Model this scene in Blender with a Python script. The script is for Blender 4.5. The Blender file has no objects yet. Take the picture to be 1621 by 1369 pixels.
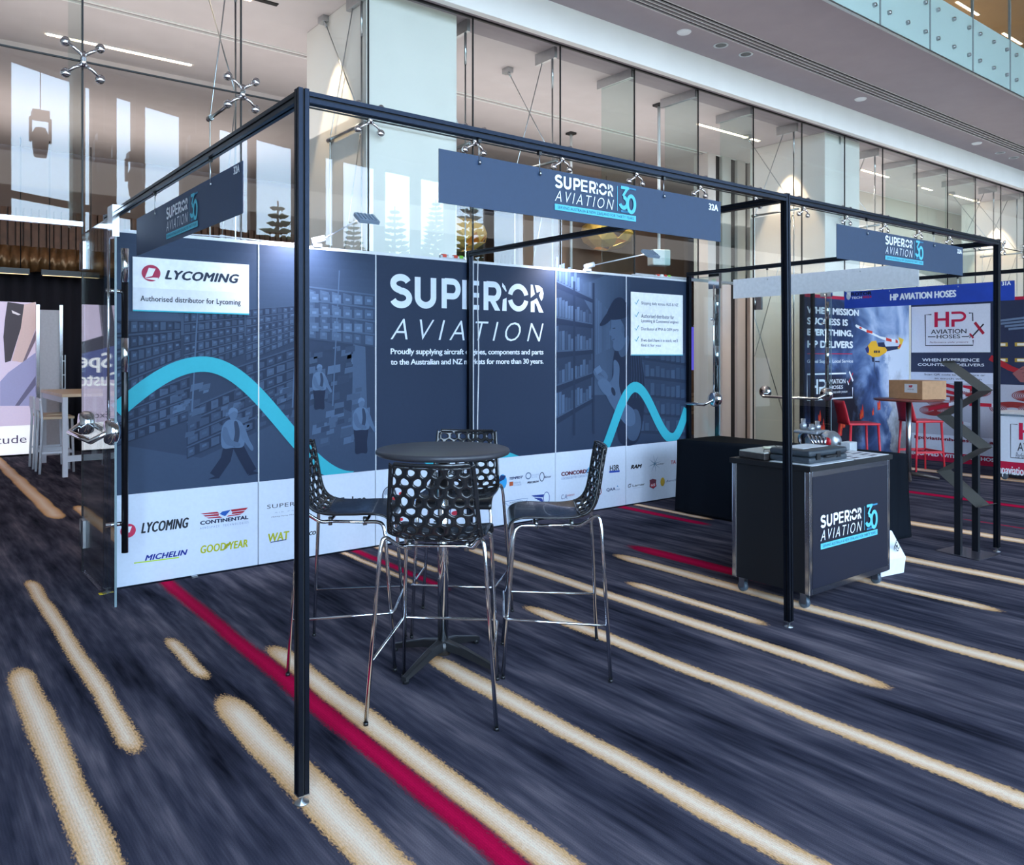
import bpy, bmesh, math, random
from mathutils import Vector, Matrix
random.seed(7)
SC = bpy.context.scene
COL = SC.collection
PI = math.pi

# ------------------------------------------------------------------ camera
F_PX, YAW, HOR, CAMH, CX = 1266.05, math.radians(52.0417), 563.76, 1.6024, 810.5
cs, sn = math.cos(YAW), math.sin(YAW)
cam_d = bpy.data.cameras.new('camera')
cam_d.sensor_fit = 'HORIZONTAL'
cam_d.sensor_width = 36.0
cam_d.lens = F_PX / 1621 * 36.0
cam_d.shift_x = 0.0
cam_d.shift_y = -(684.5 - HOR) / 1621
cam_d.clip_start, cam_d.clip_end = 0.05, 300
cam = bpy.data.objects.new('camera', cam_d)
COL.objects.link(cam)
cam.location = (0, 0, CAMH)
cam.rotation_euler = (PI / 2, 0, YAW - PI / 2)
SC.camera = cam

# ------------------------------------------------------------------ view + sky
SC.view_settings.view_transform = 'Standard'
SC.view_settings.look = 'None'
SC.view_settings.exposure = 0.0
SC.view_settings.gamma = 1.0
SC.view_settings.use_curve_mapping = False
SC.cycles.transparent_max_bounces = 24
SC.cycles.max_bounces = 10
SC.cycles.diffuse_bounces = 5
SC.cycles.glossy_bounces = 6
SC.cycles.sample_clamp_indirect = 6.0
SC.cycles.caustics_reflective = False
SC.cycles.caustics_refractive = False

SKY = 15.0
W = bpy.data.worlds.new('sky')
SC.world = W
W.use_nodes = True
nt = W.node_tree
nt.nodes.clear()
wo = nt.nodes.new('ShaderNodeOutputWorld')
bg = nt.nodes.new('ShaderNodeBackground')
bg.inputs['Strength'].default_value = SKY
tc = nt.nodes.new('ShaderNodeTexCoord')
sp = nt.nodes.new('ShaderNodeSeparateXYZ')
rp = nt.nodes.new('ShaderNodeValToRGB')
rp.color_ramp.elements[0].position = 0.0
rp.color_ramp.elements[0].color = (0.64, 0.81, 1.0, 1)
rp.color_ramp.elements[1].position = 0.6
rp.color_ramp.elements[1].color = (0.44, 0.68, 1.0, 1)
nt.links.new(tc.outputs['Generated'], sp.inputs[0])
nt.links.new(sp.outputs['Z'], rp.inputs[0])
nt.links.new(rp.outputs[0], bg.inputs['Color'])
nt.links.new(bg.outputs[0], wo.inputs['Surface'])

def area_light(name, loc, size, energy, color, rot=(0, 0, 0), portal=False):
    l = bpy.data.lights.new(name, 'AREA')
    l.shape = 'RECTANGLE'
    l.size, l.size_y = size
    l.energy = energy
    l.color = color
    o = bpy.data.objects.new(name, l)
    COL.objects.link(o)
    o.location = loc
    o.rotation_euler = rot
    if portal:
        l.cycles.is_portal = True
    return o

def spot_light(name, loc, to, energy, color, angle=40, blend=0.5, r=0.02):
    l = bpy.data.lights.new(name, 'SPOT')
    l.energy, l.color = energy, color
    l.spot_size, l.spot_blend = math.radians(angle), blend
    l.shadow_soft_size = r
    o = bpy.data.objects.new(name, l)
    COL.objects.link(o)
    o.location = loc
    d = Vector(to) - Vector(loc)
    o.rotation_euler = d.to_track_quat('-Z', 'Y').to_euler()
    return o

# tall daylight windows of the curved facade behind the camera (edges along the curve)
def facade(x):
    if x < 1.5:
        return -5.178 + (x - 1.5) * -0.56
    return 0.01822608 * x * x - 0.63422273 * x - 4.26736585
WINX = [(-3.6, -2.2), (-1.8, -0.4), (0.1, 1.4), (1.94, 3.14), (3.4, 3.56), (4.1, 4.5), (4.78, 5.73), (6.79, 7.71),
        (7.91, 9.13), (10.27, 10.59), (10.92, 12.16), (12.54, 13.62), (14.01, 15.04), (15.5, 16.8), (17.2, 18.6), (19.0, 20.4)]
WIN_TOP, ATRIUM = 7.6, 8.0
for a, b in WINX:
    pa, pb = Vector((a, facade(a), 0)), Vector((b, facade(b), 0))
    d = pb - pa
    ang = math.atan2(d.y, d.x)
    o = area_light('daylight_portal', (pa + pb) / 2 + Vector((0, 0, WIN_TOP / 2)), (d.length, WIN_TOP), 1, (1, 1, 1), portal=True)
    # local -Z of the lamp looks into the room
    n = Vector((-math.sin(ang), math.cos(ang), 0))
    if n.y < 0: n = -n
    o.rotation_euler = n.to_track_quat('-Z', 'Z').to_euler()

# foyer and hall lamps; hall, stage and soffit up-fills are added, without fixtures
WARM = (1.0, 0.80, 0.60)
UP = (PI, 0, 0)
area_light('hall_up_fill', (5, 8.4, 3.9), (10, 2.6), 105, (1.0, 0.90, 0.86), UP)  # added pair of up-lights that brighten the hall ceiling, no fixture
area_light('hall_up_fill', (16, 8.4, 3.9), (10, 2.6), 105, (1.0, 0.90, 0.86), UP)
area_light('stage_up_fill', (2.2, 13.0, 3.9), (6, 2.2), 55, (1.0, 0.86, 0.78), UP)  # added up-light for the stage end of the hall, no fixture
area_light('soffit_up_fill', (9, 4.9, 3.3), (20, 1.0), 112, (1.0, 0.97, 0.98), (PI - 0.5, 0, 0))  # added fill tilted at the soffit and white fascia, no fixture
area_light('upper_floor_light', (12, 8.0, 6.2), (12, 4), 260, WARM, UP)
for x, e in ((3.27, 150), (11.10, 200), (19.05, 260)):
    spot_light('column_washer', (x, 7.35, 5.0), (x + 0.12, 7.35, 2.0), e, (1.0, 0.70, 0.42), 52, 0.35)

for x, y, e in ((9.3, 7.5, 260), (13.3, 7.6, 260), (10.4, 9.8, 260), (16.5, 7.6, 260), (6.0, 8.2, 160)):
    spot_light('hall_fill_spot', (x, y, 5.02), (x, y, 0), e, (1.0, 0.86, 0.70), 120, 0.7, 0.06)  # wide spots added to brighten the lower hall, no fixtures modelled

# ------------------------------------------------------------------ picture helpers (pixel on a known plane -> metres)
def ray(px, py):
    t, u = (px - CX) / F_PX, -(py - HOR) / F_PX
    return (cs + sn * t, sn - cs * t, u)
def fl(px, py, z=0.0):
    r = ray(px, py); k = (z - CAMH) / r[2]
    return (r[0] * k, r[1] * k)
def aY(px, py, Y):
    r = ray(px, py); k = Y / r[1]
    return (r[0] * k, CAMH + r[2] * k)
def aX(px, py, X):
    r = ray(px, py); k = X / r[0]
    return (r[1] * k, CAMH + r[2] * k)

def lin(c):
    c = c / 255.0
    return c / 12.92 if c <= 0.04045 else ((c + 0.055) / 1.055) ** 2.4
def C(r, g, b):
    return (lin(r), lin(g), lin(b), 1.0)

# ------------------------------------------------------------------ materials
MATS = {}
def mat(name, rgb, rough=0.5, metal=0.0, var=0.05, scale=30.0, spec=0.5, bump=0.0, coat=0.0):
    if name in MATS: return MATS[name]
    m = bpy.data.materials.new(name)
    m.use_nodes = True
    n = m.node_tree
    b = n.nodes['Principled BSDF']
    b.inputs['Roughness'].default_value = rough
    b.inputs['Metallic'].default_value = metal
    b.inputs['Specular IOR Level'].default_value = spec
    b.inputs['Coat Weight'].default_value = coat
    c = C(*rgb)
    t = n.nodes.new('ShaderNodeTexCoord')
    no = n.nodes.new('ShaderNodeTexNoise')
    no.inputs['Scale'].default_value = scale
    no.inputs['Detail'].default_value = 3
    n.links.new(t.outputs['Object'], no.inputs['Vector'])
    r = n.nodes.new('ShaderNodeValToRGB')
    r.color_ramp.elements[0].position = 0.3
    r.color_ramp.elements[1].position = 0.7
    r.color_ramp.elements[0].color = tuple(v * (1 - var) for v in c[:3]) + (1,)
    r.color_ramp.elements[1].color = tuple(min(1, v * (1 + var)) for v in c[:3]) + (1,)
    n.links.new(no.outputs['Fac'], r.inputs[0])
    n.links.new(r.outputs[0], b.inputs['Base Color'])
    if bump:
        bp = n.nodes.new('ShaderNodeBump')
        bp.inputs['Strength'].default_value = bump
        bp.inputs['Distance'].default_value = 0.01
        n.links.new(no.outputs['Fac'], bp.inputs['Height'])
        n.links.new(bp.outputs[0], b.inputs['Normal'])
    MATS[name] = m
    return m

def emit(name, rgb, strength):
    if name in MATS: return MATS[name]
    m = bpy.data.materials.new(name)
    m.use_nodes = True
    n = m.node_tree
    b = n.nodes['Principled BSDF']
    b.inputs['Base Color'].default_value = C(*rgb)
    b.inputs['Emission Color'].default_value = C(*rgb)
    b.inputs['Emission Strength'].default_value = strength
    MATS[name] = m
    return m

def glass(name, tint=(0.93, 0.97, 0.97), f0=0.045, milk=None):
    if name in MATS: return MATS[name]
    m = bpy.data.materials.new(name)
    m.use_nodes = True
    n = m.node_tree
    n.nodes.clear()
    out = n.nodes.new('ShaderNodeOutputMaterial')
    g = n.nodes.new('ShaderNodeNewGeometry')
    dot = n.nodes.new('ShaderNodeVectorMath'); dot.operation = 'DOT_PRODUCT'
    n.links.new(g.outputs['Normal'], dot.inputs[0]); n.links.new(g.outputs['Incoming'], dot.inputs[1])
    def M(op, a, b=None):
        k = n.nodes.new('ShaderNodeMath'); k.operation = op
        for i, v in enumerate((a, b)):
            if v is None: continue
            if isinstance(v, (int, float)): k.inputs[i].default_value = v
            else: n.links.new(v, k.inputs[i])
        return k.outputs[0]
    f = M('ADD', M('MULTIPLY', M('POWER', M('SUBTRACT', 1.0, M('ABSOLUTE', dot.outputs['Value'])), 5.0), 1 - f0), f0)
    tr = n.nodes.new('ShaderNodeBsdfTransparent'); tr.inputs[0].default_value = tint + (1,)
    gl = n.nodes.new('ShaderNodeBsdfGlossy'); gl.inputs['Roughness'].default_value = 0.0
    gl.inputs['Color'].default_value = (1, 1, 1, 1)
    base = tr.outputs[0]
    if milk:
        di = n.nodes.new('ShaderNodeBsdfDiffuse'); di.inputs[0].default_value = C(*milk[0])
        tl = n.nodes.new('ShaderNodeBsdfTranslucent'); tl.inputs[0].default_value = C(*milk[0])
        a1 = n.nodes.new('ShaderNodeMixShader'); a1.inputs[0].default_value = 0.08
        n.links.new(di.outputs[0], a1.inputs[1]); n.links.new(tl.outputs[0], a1.inputs[2])
        mm = n.nodes.new('ShaderNodeMixShader'); mm.inputs[0].default_value = milk[1]
        n.links.new(base, mm.inputs[1]); n.links.new(a1.outputs[0], mm.inputs[2])
        base = mm.outputs[0]
    mx = n.nodes.new('ShaderNodeMixShader')
    n.links.new(f, mx.inputs[0]); n.links.new(base, mx.inputs[1]); n.links.new(gl.outputs[0], mx.inputs[2])
    n.links.new(mx.outputs[0], out.inputs['Surface'])
    MATS[name] = m
    return m

def print_mat(name='print_ink', rough=0.55, emission=0.0):
    if name in MATS: return MATS[name]
    m = bpy.data.materials.new(name)
    m.use_nodes = True
    n = m.node_tree
    b = n.nodes['Principled BSDF']
    b.inputs['Roughness'].default_value = rough
    b.inputs['Specular IOR Level'].default_value = 0.25
    a = n.nodes.new('ShaderNodeAttribute'); a.attribute_name = 'ink'
    t = n.nodes.new('ShaderNodeTexCoord')
    no = n.nodes.new('ShaderNodeTexNoise'); no.inputs['Scale'].default_value = 40
    n.links.new(t.outputs['Object'], no.inputs['Vector'])
    mr = n.nodes.new('ShaderNodeMapRange')
    mr.inputs['To Min'].default_value = 0.94; mr.inputs['To Max'].default_value = 1.06
    n.links.new(no.outputs['Fac'], mr.inputs['Value'])
    vm = n.nodes.new('ShaderNodeVectorMath'); vm.operation = 'MULTIPLY'
    n.links.new(a.outputs['Color'], vm.inputs[0]); n.links.new(mr.outputs[0], vm.inputs[1])
    n.links.new(vm.outputs[0], b.inputs['Base Color'])
    if emission:
        n.links.new(vm.outputs[0], b.inputs['Emission Color'])
        b.inputs['Emission Strength'].default_value = emission
    MATS[name] = m
    return m

CHROME = mat('chrome', (232, 234, 238), 0.12, 1.0, 0.02)
STEEL = mat('brushed_steel', (190, 194, 198), 0.28, 1.0, 0.04)
BLACKAL = mat('black_anodised_aluminium', (36, 42, 54), 0.34, 0.92, 0.08, 60)
SLOT = mat('dark_slot', (6, 6, 8), 0.8)
WHITE = mat('white_laminate', (226, 230, 236), 0.45, 0, 0.02)
BLACKPL = mat('black_plastic', (22, 23, 26), 0.35, 0, 0.1)
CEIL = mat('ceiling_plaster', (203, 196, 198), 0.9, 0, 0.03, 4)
WALLW = mat('white_plaster', (232, 230, 226), 0.85, 0, 0.02, 3)

# ------------------------------------------------------------------ object helpers
ROOT = {}
def link(o, parent=None):
    COL.objects.link(o)
    if parent is not None:
        o.parent = parent
        ROOT[o] = ROOT.get(parent, parent)
    return o
def tag(o, label=None, cat=None, group=None, kind=None):
    if label: o['label'] = label
    if cat: o['category'] = cat
    if group: o['group'] = group
    if kind: o['kind'] = kind
    return o
def thing(name, label, cat, loc=(0, 0, 0), group=None, kind=None):
    o = bpy.data.objects.new(name, None)
    o.empty_display_size = 0.1
    o.location = loc
    COL.objects.link(o)
    return tag(o, label, cat, group, kind)
def offs(parent):
    if parent is None: return Vector((0, 0, 0))
    return Vector(ROOT.get(parent, parent).location)
def kids(o):
    return [c for c in bpy.data.objects if c.parent == o]
def copy_thing(o, loc, rotz=0.0, label=None, group=None):
    def rec(s, parent):
        c = s.copy(); COL.objects.link(c)
        if parent is not None:
            c.parent = parent
            c.matrix_parent_inverse = s.matrix_parent_inverse
        for k in kids(s): rec(k, c)
        return c
    r = rec(o, None)
    r.location = loc; r.rotation_euler = (0, 0, rotz)
    if label: r['label'] = label
    if group: r['group'] = group
    return r

class MB:
    def __init__(s): s.v, s.f, s.mi, s.sm = [], [], [], []
    def add(s, vs, fs, m=0, smooth=False):
        b = len(s.v)
        s.v += [tuple(p) for p in vs]
        for f in fs:
            s.f.append(tuple(b + i for i in f)); s.mi.append(m); s.sm.append(smooth)
        return s
    def box(s, a, b, m=0):
        x0, y0, z0 = a; x1, y1, z1 = b
        if x0 > x1: x0, x1 = x1, x0
        if y0 > y1: y0, y1 = y1, y0
        if z0 > z1: z0, z1 = z1, z0
        return s.add([(x0, y0, z0), (x1, y0, z0), (x1, y1, z0), (x0, y1, z0), (x0, y0, z1), (x1, y0, z1), (x1, y1, z1), (x0, y1, z1)],
                     [(3, 2, 1, 0), (4, 5, 6, 7), (0, 1, 5, 4), (1, 2, 6, 5), (2, 3, 7, 6), (3, 0, 4, 7)], m)
    def obox(s, M, h, m=0):
        vs = [M @ Vector((sx * h[0], sy * h[1], sz * h[2])) for sz in (-1, 1) for sx, sy in ((-1, -1), (1, -1), (1, 1), (-1, 1))]
        return s.add(vs, [(3, 2, 1, 0), (4, 5, 6, 7), (0, 1, 5, 4), (1, 2, 6, 5), (2, 3, 7, 6), (3, 0, 4, 7)], m)
    def tube(s, pts, r, n=10, m=0, cap=True):
        pts = [Vector(p) for p in pts]
        rs = r if isinstance(r, (list, tuple)) else [r] * len(pts)
        rings = []
        up = None
        for i, p in enumerate(pts):
            d = (pts[min(i + 1, len(pts) - 1)] - pts[max(i - 1, 0)]).normalized()
            if up is None:
                a = Vector((0, 0, 1)) if abs(d.z) < 0.9 else Vector((1, 0, 0))
                up = (a - d * a.dot(d)).normalized()
            else:
                up = (up - d * up.dot(d)).normalized()
            w = d.cross(up)
            rings.append([p + (up * math.cos(2 * PI * k / n) + w * math.sin(2 * PI * k / n)) * rs[i] for k in range(n)])
        vs = [v for g in rings for v in g]
        fs = []
        for i in range(len(pts) - 1):
            for k in range(n):
                fs.append((i * n + k, i * n + (k + 1) % n, (i + 1) * n + (k + 1) % n, (i + 1) * n + k))
        s.add(vs, fs, m, True)
        if cap:
            b = len(s.v) - len(vs)
            s.f.append(tuple(b + k for k in reversed(range(n)))); s.mi.append(m); s.sm.append(False)
            e = b + (len(pts) - 1) * n
            s.f.append(tuple(e + k for k in range(n))); s.mi.append(m); s.sm.append(False)
        return s
    def lathe(s, prof, o=(0, 0, 0), n=32, m=0, axis='Z', smooth=True):
        vs, fs = [], []
        for r, z in prof:
            for k in range(n):
                a = 2 * PI * k / n
                p = (r * math.cos(a), r * math.sin(a), z)
                if axis == 'Y': p = (p[0], p[2], p[1])
                if axis == 'X': p = (p[2], p[0], p[1])
                vs.append((o[0] + p[0], o[1] + p[1], o[2] + p[2]))
        for i in range(len(prof) - 1):
            for k in range(n):
                fs.append((i * n + k, i * n + (k + 1) % n, (i + 1) * n + (k + 1) % n, (i + 1) * n + k))
        s.add(vs, fs, m, smooth)
        return s
    def prism(s, poly, f0, f1, m=0):
        """poly 2D; f0/f1 map (u,v) to the two end faces"""
        n = len(poly)
        vs = [f0(u, v) for u, v in poly] + [f1(u, v) for u, v in poly]
        fs = [tuple(reversed(range(n))), tuple(range(n, 2 * n))] + [(i, (i + 1) % n, n + (i + 1) % n, n + i) for i in range(n)]
        return s.add(vs, fs, m)
    def build(s, name, mats, parent=None, world=True, kind=None, label=None):
        if not isinstance(mats, (list, tuple)): mats = [mats]
        me = bpy.data.meshes.new(name)
        o3 = offs(parent) if world else Vector((0, 0, 0))
        me.from_pydata([Vector(p) - o3 for p in s.v], [], s.f)
        for m in mats: me.materials.append(m)
        me.polygons.foreach_set('material_index', s.mi)
        me.polygons.foreach_set('use_smooth', s.sm)
        bm = bmesh.new(); bm.from_mesh(me)
        bmesh.ops.recalc_face_normals(bm, faces=bm.faces)
        bm.to_mesh(me); bm.free()
        me.update()
        o = bpy.data.objects.new(name, me)
        link(o, parent)
        if kind: o['kind'] = kind
        if label: o['label'] = label
        return o

def bevel(o, w=0.004, seg=2):
    m = o.modifiers.new('bevel', 'BEVEL'); m.width = w; m.segments = seg; m.limit_method = 'ANGLE'
    return o

# text outlines, cached: (verts2d, faces) scaled so that the ink box is 0..1
TXT = {}
def text_shape(body, bold=0.0, shear=0.0, space=1.0, res=3):
    key = (body, bold, shear, space)
    if key in TXT: return TXT[key]
    cu = bpy.data.curves.new('lettering', 'FONT')
    cu.body = body; cu.size = 1.0; cu.offset = bold; cu.shear = shear; cu.space_character = space
    cu.resolution_u = res
    ob = bpy.data.objects.new('lettering', cu)
    me = bpy.data.meshes.new_from_object(ob)
    vs = [(v.co.x, v.co.y) for v in me.vertices]
    fs = [tuple(p.vertices) for p in me.polygons]
    bpy.data.objects.remove(ob); bpy.data.curves.remove(cu); bpy.data.meshes.remove(me)
    x0, x1 = min(v[0] for v in vs), max(v[0] for v in vs)
    y0, y1 = min(v[1] for v in vs), max(v[1] for v in vs)
    vs = [((x - x0) / (x1 - x0), (y - y0) / (y1 - y0)) for x, y in vs]
    TXT[key] = (vs, fs)
    return TXT[key]

class Plane:
    """a flat face one can print on: kind 'Y' faces -Y (u = X), kind 'X' faces -X (u = -Y)"""
    def __init__(s, kind, val): s.k, s.val = kind, val
    def px(s, x, y):
        if s.k == 'Y': return aY(x, y, s.val)
        a = aX(x, y, s.val); return (-a[0], a[1])
    def p3(s, u, v, d=0.0):
        if s.k == 'Y': return (u, s.val - d, v)
        return (s.val - d, -u, v)

class Print:
    """ink on a plane: flat coloured shapes in layers"""
    def __init__(s, plane, base=0.0012, step=0.0007):
        s.pl, s.base, s.step = plane, base, step
        s.v, s.f, s.c = [], [], []
    def px(s, x, y): return s.pl.px(x, y)
    def raw(s, vs, fs, col, layer=0):
        b = len(s.v); s.n = getattr(s, 'n', -1) + 1
        d = s.base + s.step * layer + (s.n % 31) * 2.2e-5
        s.v += [s.pl.p3(u, v, d) for u, v in vs]
        for f in fs: s.f.append(tuple(b + i for i in f)); s.c.append(col)
        return s
    def poly(s, pts, col, layer=0): return s.raw(pts, [tuple(range(len(pts)))], col, layer)
    def ppoly(s, pts, col, layer=0): return s.poly([s.pl.px(*p) for p in pts], col, layer)
    def rect(s, u0, v0, u1, v1, col, layer=0): return s.poly([(u0, v0), (u1, v0), (u1, v1), (u0, v1)], col, layer)
    def prect(s, x0, y0, x1, y1, col, layer=0):
        a, b = s.pl.px(x0, y0), s.pl.px(x1, y1)
        return s.rect(a[0], b[1], b[0], a[1], col, layer)
    def disc(s, u, v, ru, rv, col, layer=0, n=28, rot=0):
        return s.poly([(u + ru * math.cos(2 * PI * k / n) * math.cos(rot) - rv * math.sin(2 * PI * k / n) * math.sin(rot),
                        v + ru * math.cos(2 * PI * k / n) * math.sin(rot) + rv * math.sin(2 * PI * k / n) * math.cos(rot)) for k in range(n)], col, layer)
    def band(s, pts, col, layer=0):
        """pts: list of ((u,v) upper,(u,v) lower)"""
        vs = [p for pr in pts for p in pr]
        return s.raw(vs, [(2 * i, 2 * i + 1, 2 * i + 3, 2 * i + 2) for i in range(len(pts) - 1)], col, layer)
    def stroke(s, pts, w, col, layer=0, closed=False):
        n = len(pts); out = []
        for i in range(n):
            a = pts[(i - 1) % n] if closed or i > 0 else pts[i]
            b = pts[(i + 1) % n] if closed or i < n - 1 else pts[i]
            d = Vector((b[0] - a[0], b[1] - a[1])).normalized(); q = Vector((-d.y, d.x)) * w / 2
            out.append(((pts[i][0] + q.x, pts[i][1] + q.y), (pts[i][0] - q.x, pts[i][1] - q.y)))
        if closed: out.append(out[0])
        return s.band(out, col, layer)
    def ring(s, u, v, ru, rv, w, col, layer=0, a0=0, a1=360, n=32):
        pts = []
        for k in range(n + 1):
            a = math.radians(a0 + (a1 - a0) * k / n)
            pts.append(((u + (ru) * math.cos(a), v + (rv) * math.sin(a)), (u + (ru - w) * math.cos(a), v + (rv - w) * math.sin(a))))
        return s.band(pts, col, layer)
    def text(s, body, u0, v0, u1, v1, col, layer=2, bold=0.0, shear=0.0, space=1.0):
        vs, fs = text_shape(body, min(bold, 0.0), shear, space)
        k = max(bold, 0.0) * 2.4 * abs(v1 - v0)
        for du, dv in (((0, 0), (-k, 0), (k, 0), (0, k * .6), (0, -k * .6)) if k > 0 else ((0, 0),)):
            s.raw([(u0 + k + du + x * (u1 - u0 - 2 * k), v0 + dv + y * (v1 - v0)) for x, y in vs], fs, col, layer)
        return s
    def ptext(s, body, x0, y0, x1, y1, col, layer=2, **k):
        """ink box from its top left pixel to its bottom right pixel"""
        a, b = s.pl.px(x0, y0), s.pl.px(x1, y1)
        return s.text(body, a[0], b[1], b[0], a[1], col, layer, **k)
    def build(s, name, parent, m=None, label=None):
        me = bpy.data.meshes.new(name)
        o3 = offs(parent)
        me.from_pydata([Vector(p) - o3 for p in s.v], [], s.f)
        ca = me.color_attributes.new('ink', 'FLOAT_COLOR', 'CORNER')
        buf = []
        for p, c in zip(me.polygons, s.c):
            for _ in range(p.loop_total): buf += c
        ca.data.foreach_set('color', buf)
        me.materials.append(m or print_mat())
        me.update()
        o = bpy.data.objects.new(name, me)
        link(o, parent)
        if label: o['label'] = label
        return o

ORD = ['first', 'second', 'third', 'fourth', 'fifth', 'sixth', 'seventh', 'eighth', 'ninth', 'tenth', 'eleventh', 'twelfth', 'thirteenth', 'fourteenth']

# ================================================================== SETTING
# ---- carpet
def carpet_material():
    m = bpy.data.materials.new('woven_carpet'); m.use_nodes = True
    n = m.node_tree; b = n.nodes['Principled BSDF']
    b.inputs['Roughness'].default_value = 1.0; b.inputs['Specular IOR Level'].default_value = 0.04
    L = n.links.new
    def M(op, a, b_=None, c=None):
        k = n.nodes.new('ShaderNodeMath'); k.operation = op
        for i, v in enumerate((a, b_, c)):
            if v is None: continue
            if isinstance(v, (int, float)): k.inputs[i].default_value = v
            else: L(v, k.inputs[i])
        return k.outputs[0]
    geo = n.nodes.new('ShaderNodeNewGeometry')
    sep = n.nodes.new('ShaderNodeSeparateXYZ'); L(geo.outputs['Position'], sep.inputs[0])
    X, Y = sep.outputs['X'], sep.outputs['Y']
    def noise(sx, sy, det=3, rough=0.5, off=0.0):
        cb = n.nodes.new('ShaderNodeCombineXYZ')
        L(M('MULTIPLY', X, sx), cb.inputs[0]); L(M('MULTIPLY_ADD', Y, sy, off), cb.inputs[1])
        t = n.nodes.new('ShaderNodeTexNoise'); t.inputs['Scale'].default_value = 1.0
        t.inputs['Detail'].default_value = det; t.inputs['Roughness'].default_value = rough
        L(cb.outputs[0], t.inputs['Vector']); return t.outputs['Fac']
    streak = noise(7.5, 0.75, 4, 0.55)
    fine = noise(34, 3.0, 2, 0.5, 7.0)
    cloud = noise(1.3, 1.1, 3, 0.5, 3.0)
    yarn = noise(330, 330, 1, 0.5)
    rows = M('SINE', M('MULTIPLY', X, 620.0))
    v = M('ADD', M('MULTIPLY', streak, 0.55), M('ADD', M('MULTIPLY', fine, 0.2), M('MULTIPLY', cloud, 0.25)))
    rampn = n.nodes.new('ShaderNodeValToRGB'); L(v, rampn.inputs[0])
    e = rampn.color_ramp.elements
    e[0].position = 0.36; e[0].color = C(22, 22, 32)
    e[1].position = 0.64; e[1].color = C(118, 109, 117)
    k = e.new(0.47); k.color = C(58, 57, 70)
    k = e.new(0.54); k.color = C(80, 76, 87)
    yv = M('ADD', M('MULTIPLY_ADD', yarn, 0.9, 0.55), M('MULTIPLY', rows, 0.06))
    wob = M('MULTIPLY', M('SUBTRACT', noise(120, 45, 2, 0.6, 11.0), 0.5), 0.05)
    wob2 = M('MULTIPLY', M('SUBTRACT', noise(3, 1.6, 2, 0.5, 21.0), 0.5), 0.05)
    # one reusable stripe group : soft-edged capsule along Y
    g = bpy.data.node_groups.new('carpet_stripe', 'ShaderNodeTree')
    for nm in ('X', 'Y', 'wob', 'xc', 'y0', 'y1', 'hw', 'soft'):
        g.interface.new_socket(nm, in_out='INPUT', socket_type='NodeSocketFloat')
    for nm in ('mask', 'core'):
        g.interface.new_socket(nm, in_out='OUTPUT', socket_type='NodeSocketFloat')
    gi = g.nodes.new('NodeGroupInput'); go = g.nodes.new('NodeGroupOutput')
    def G(op, a, b_=None):
        k = g.nodes.new('ShaderNodeMath'); k.operation = op
        for i, v in enumerate((a, b_)):
            if v is None: continue
            if isinstance(v, (int, float)): k.inputs[i].default_value = v
            else: g.links.new(v, k.inputs[i])
        return k
    I = gi.outputs
    dx = G('ABSOLUTE', G('SUBTRACT', I['X'], I['xc']).outputs[0]).outputs[0]
    dy0 = G('SUBTRACT', I['y0'], I['Y']).outputs[0]; dy1 = G('SUBTRACT', I['Y'], I['y1']).outputs[0]
    dy = G('MULTIPLY', G('MAXIMUM', G('MAXIMUM', dy0, dy1).outputs[0], 0.0).outputs[0], 0.3).outputs[0]
    dist = G('SQRT', G('ADD', G('MULTIPLY', dx, dx).outputs[0], G('MULTIPLY', dy, dy).outputs[0]).outputs[0]).outputs[0]
    d = G('ADD', G('SUBTRACT', I['hw'], dist).outputs[0], I['wob']).outputs[0]
    mk = G('DIVIDE', d, I['soft']); mk.use_clamp = True
    cr = G('DIVIDE', G('SUBTRACT', d, 0.012).outputs[0], G('MULTIPLY', I['hw'], 0.8).outputs[0]); cr.use_clamp = True
    g.links.new(mk.outputs[0], go.inputs['mask']); g.links.new(cr.outputs[0], go.inputs['core'])
    col = rampn.outputs[0]
    def stripe(kind, xc, y0, y1, w, soft=0.012):
        nonlocal col
        s = n.nodes.new('ShaderNodeGroup'); s.node_tree = g
        L(M('ADD', X, wob2), s.inputs['X']); L(Y, s.inputs['Y']); L(wob, s.inputs['wob'])
        cap = w / 2 / 0.3
        for nm, val in (('xc', xc), ('y0', y0 + cap * 0.8), ('y1', y1 - cap * 0.8), ('hw', w / 2), ('soft', soft)):
            s.inputs[nm].default_value = val
        r = n.nodes.new('ShaderNodeMix'); r.data_type = 'RGBA'
        L(s.outputs['core'], r.inputs['Factor'])
        if kind == 'S':
            r.inputs['A'].default_value = C(222, 168, 112); r.inputs['B'].default_value = C(255, 228, 202)
        else:
            r.inputs['A'].default_value = C(150, 8, 50); r.inputs['B'].default_value = C(196, 14, 70)
        mx = n.nodes.new('ShaderNodeMix'); mx.data_type = 'RGBA'
        L(s.outputs['mask'], mx.inputs['Factor']); L(col, mx.inputs['A']); L(r.outputs['Result'], mx.inputs['B'])
        col = mx.outputs['Result']
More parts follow.
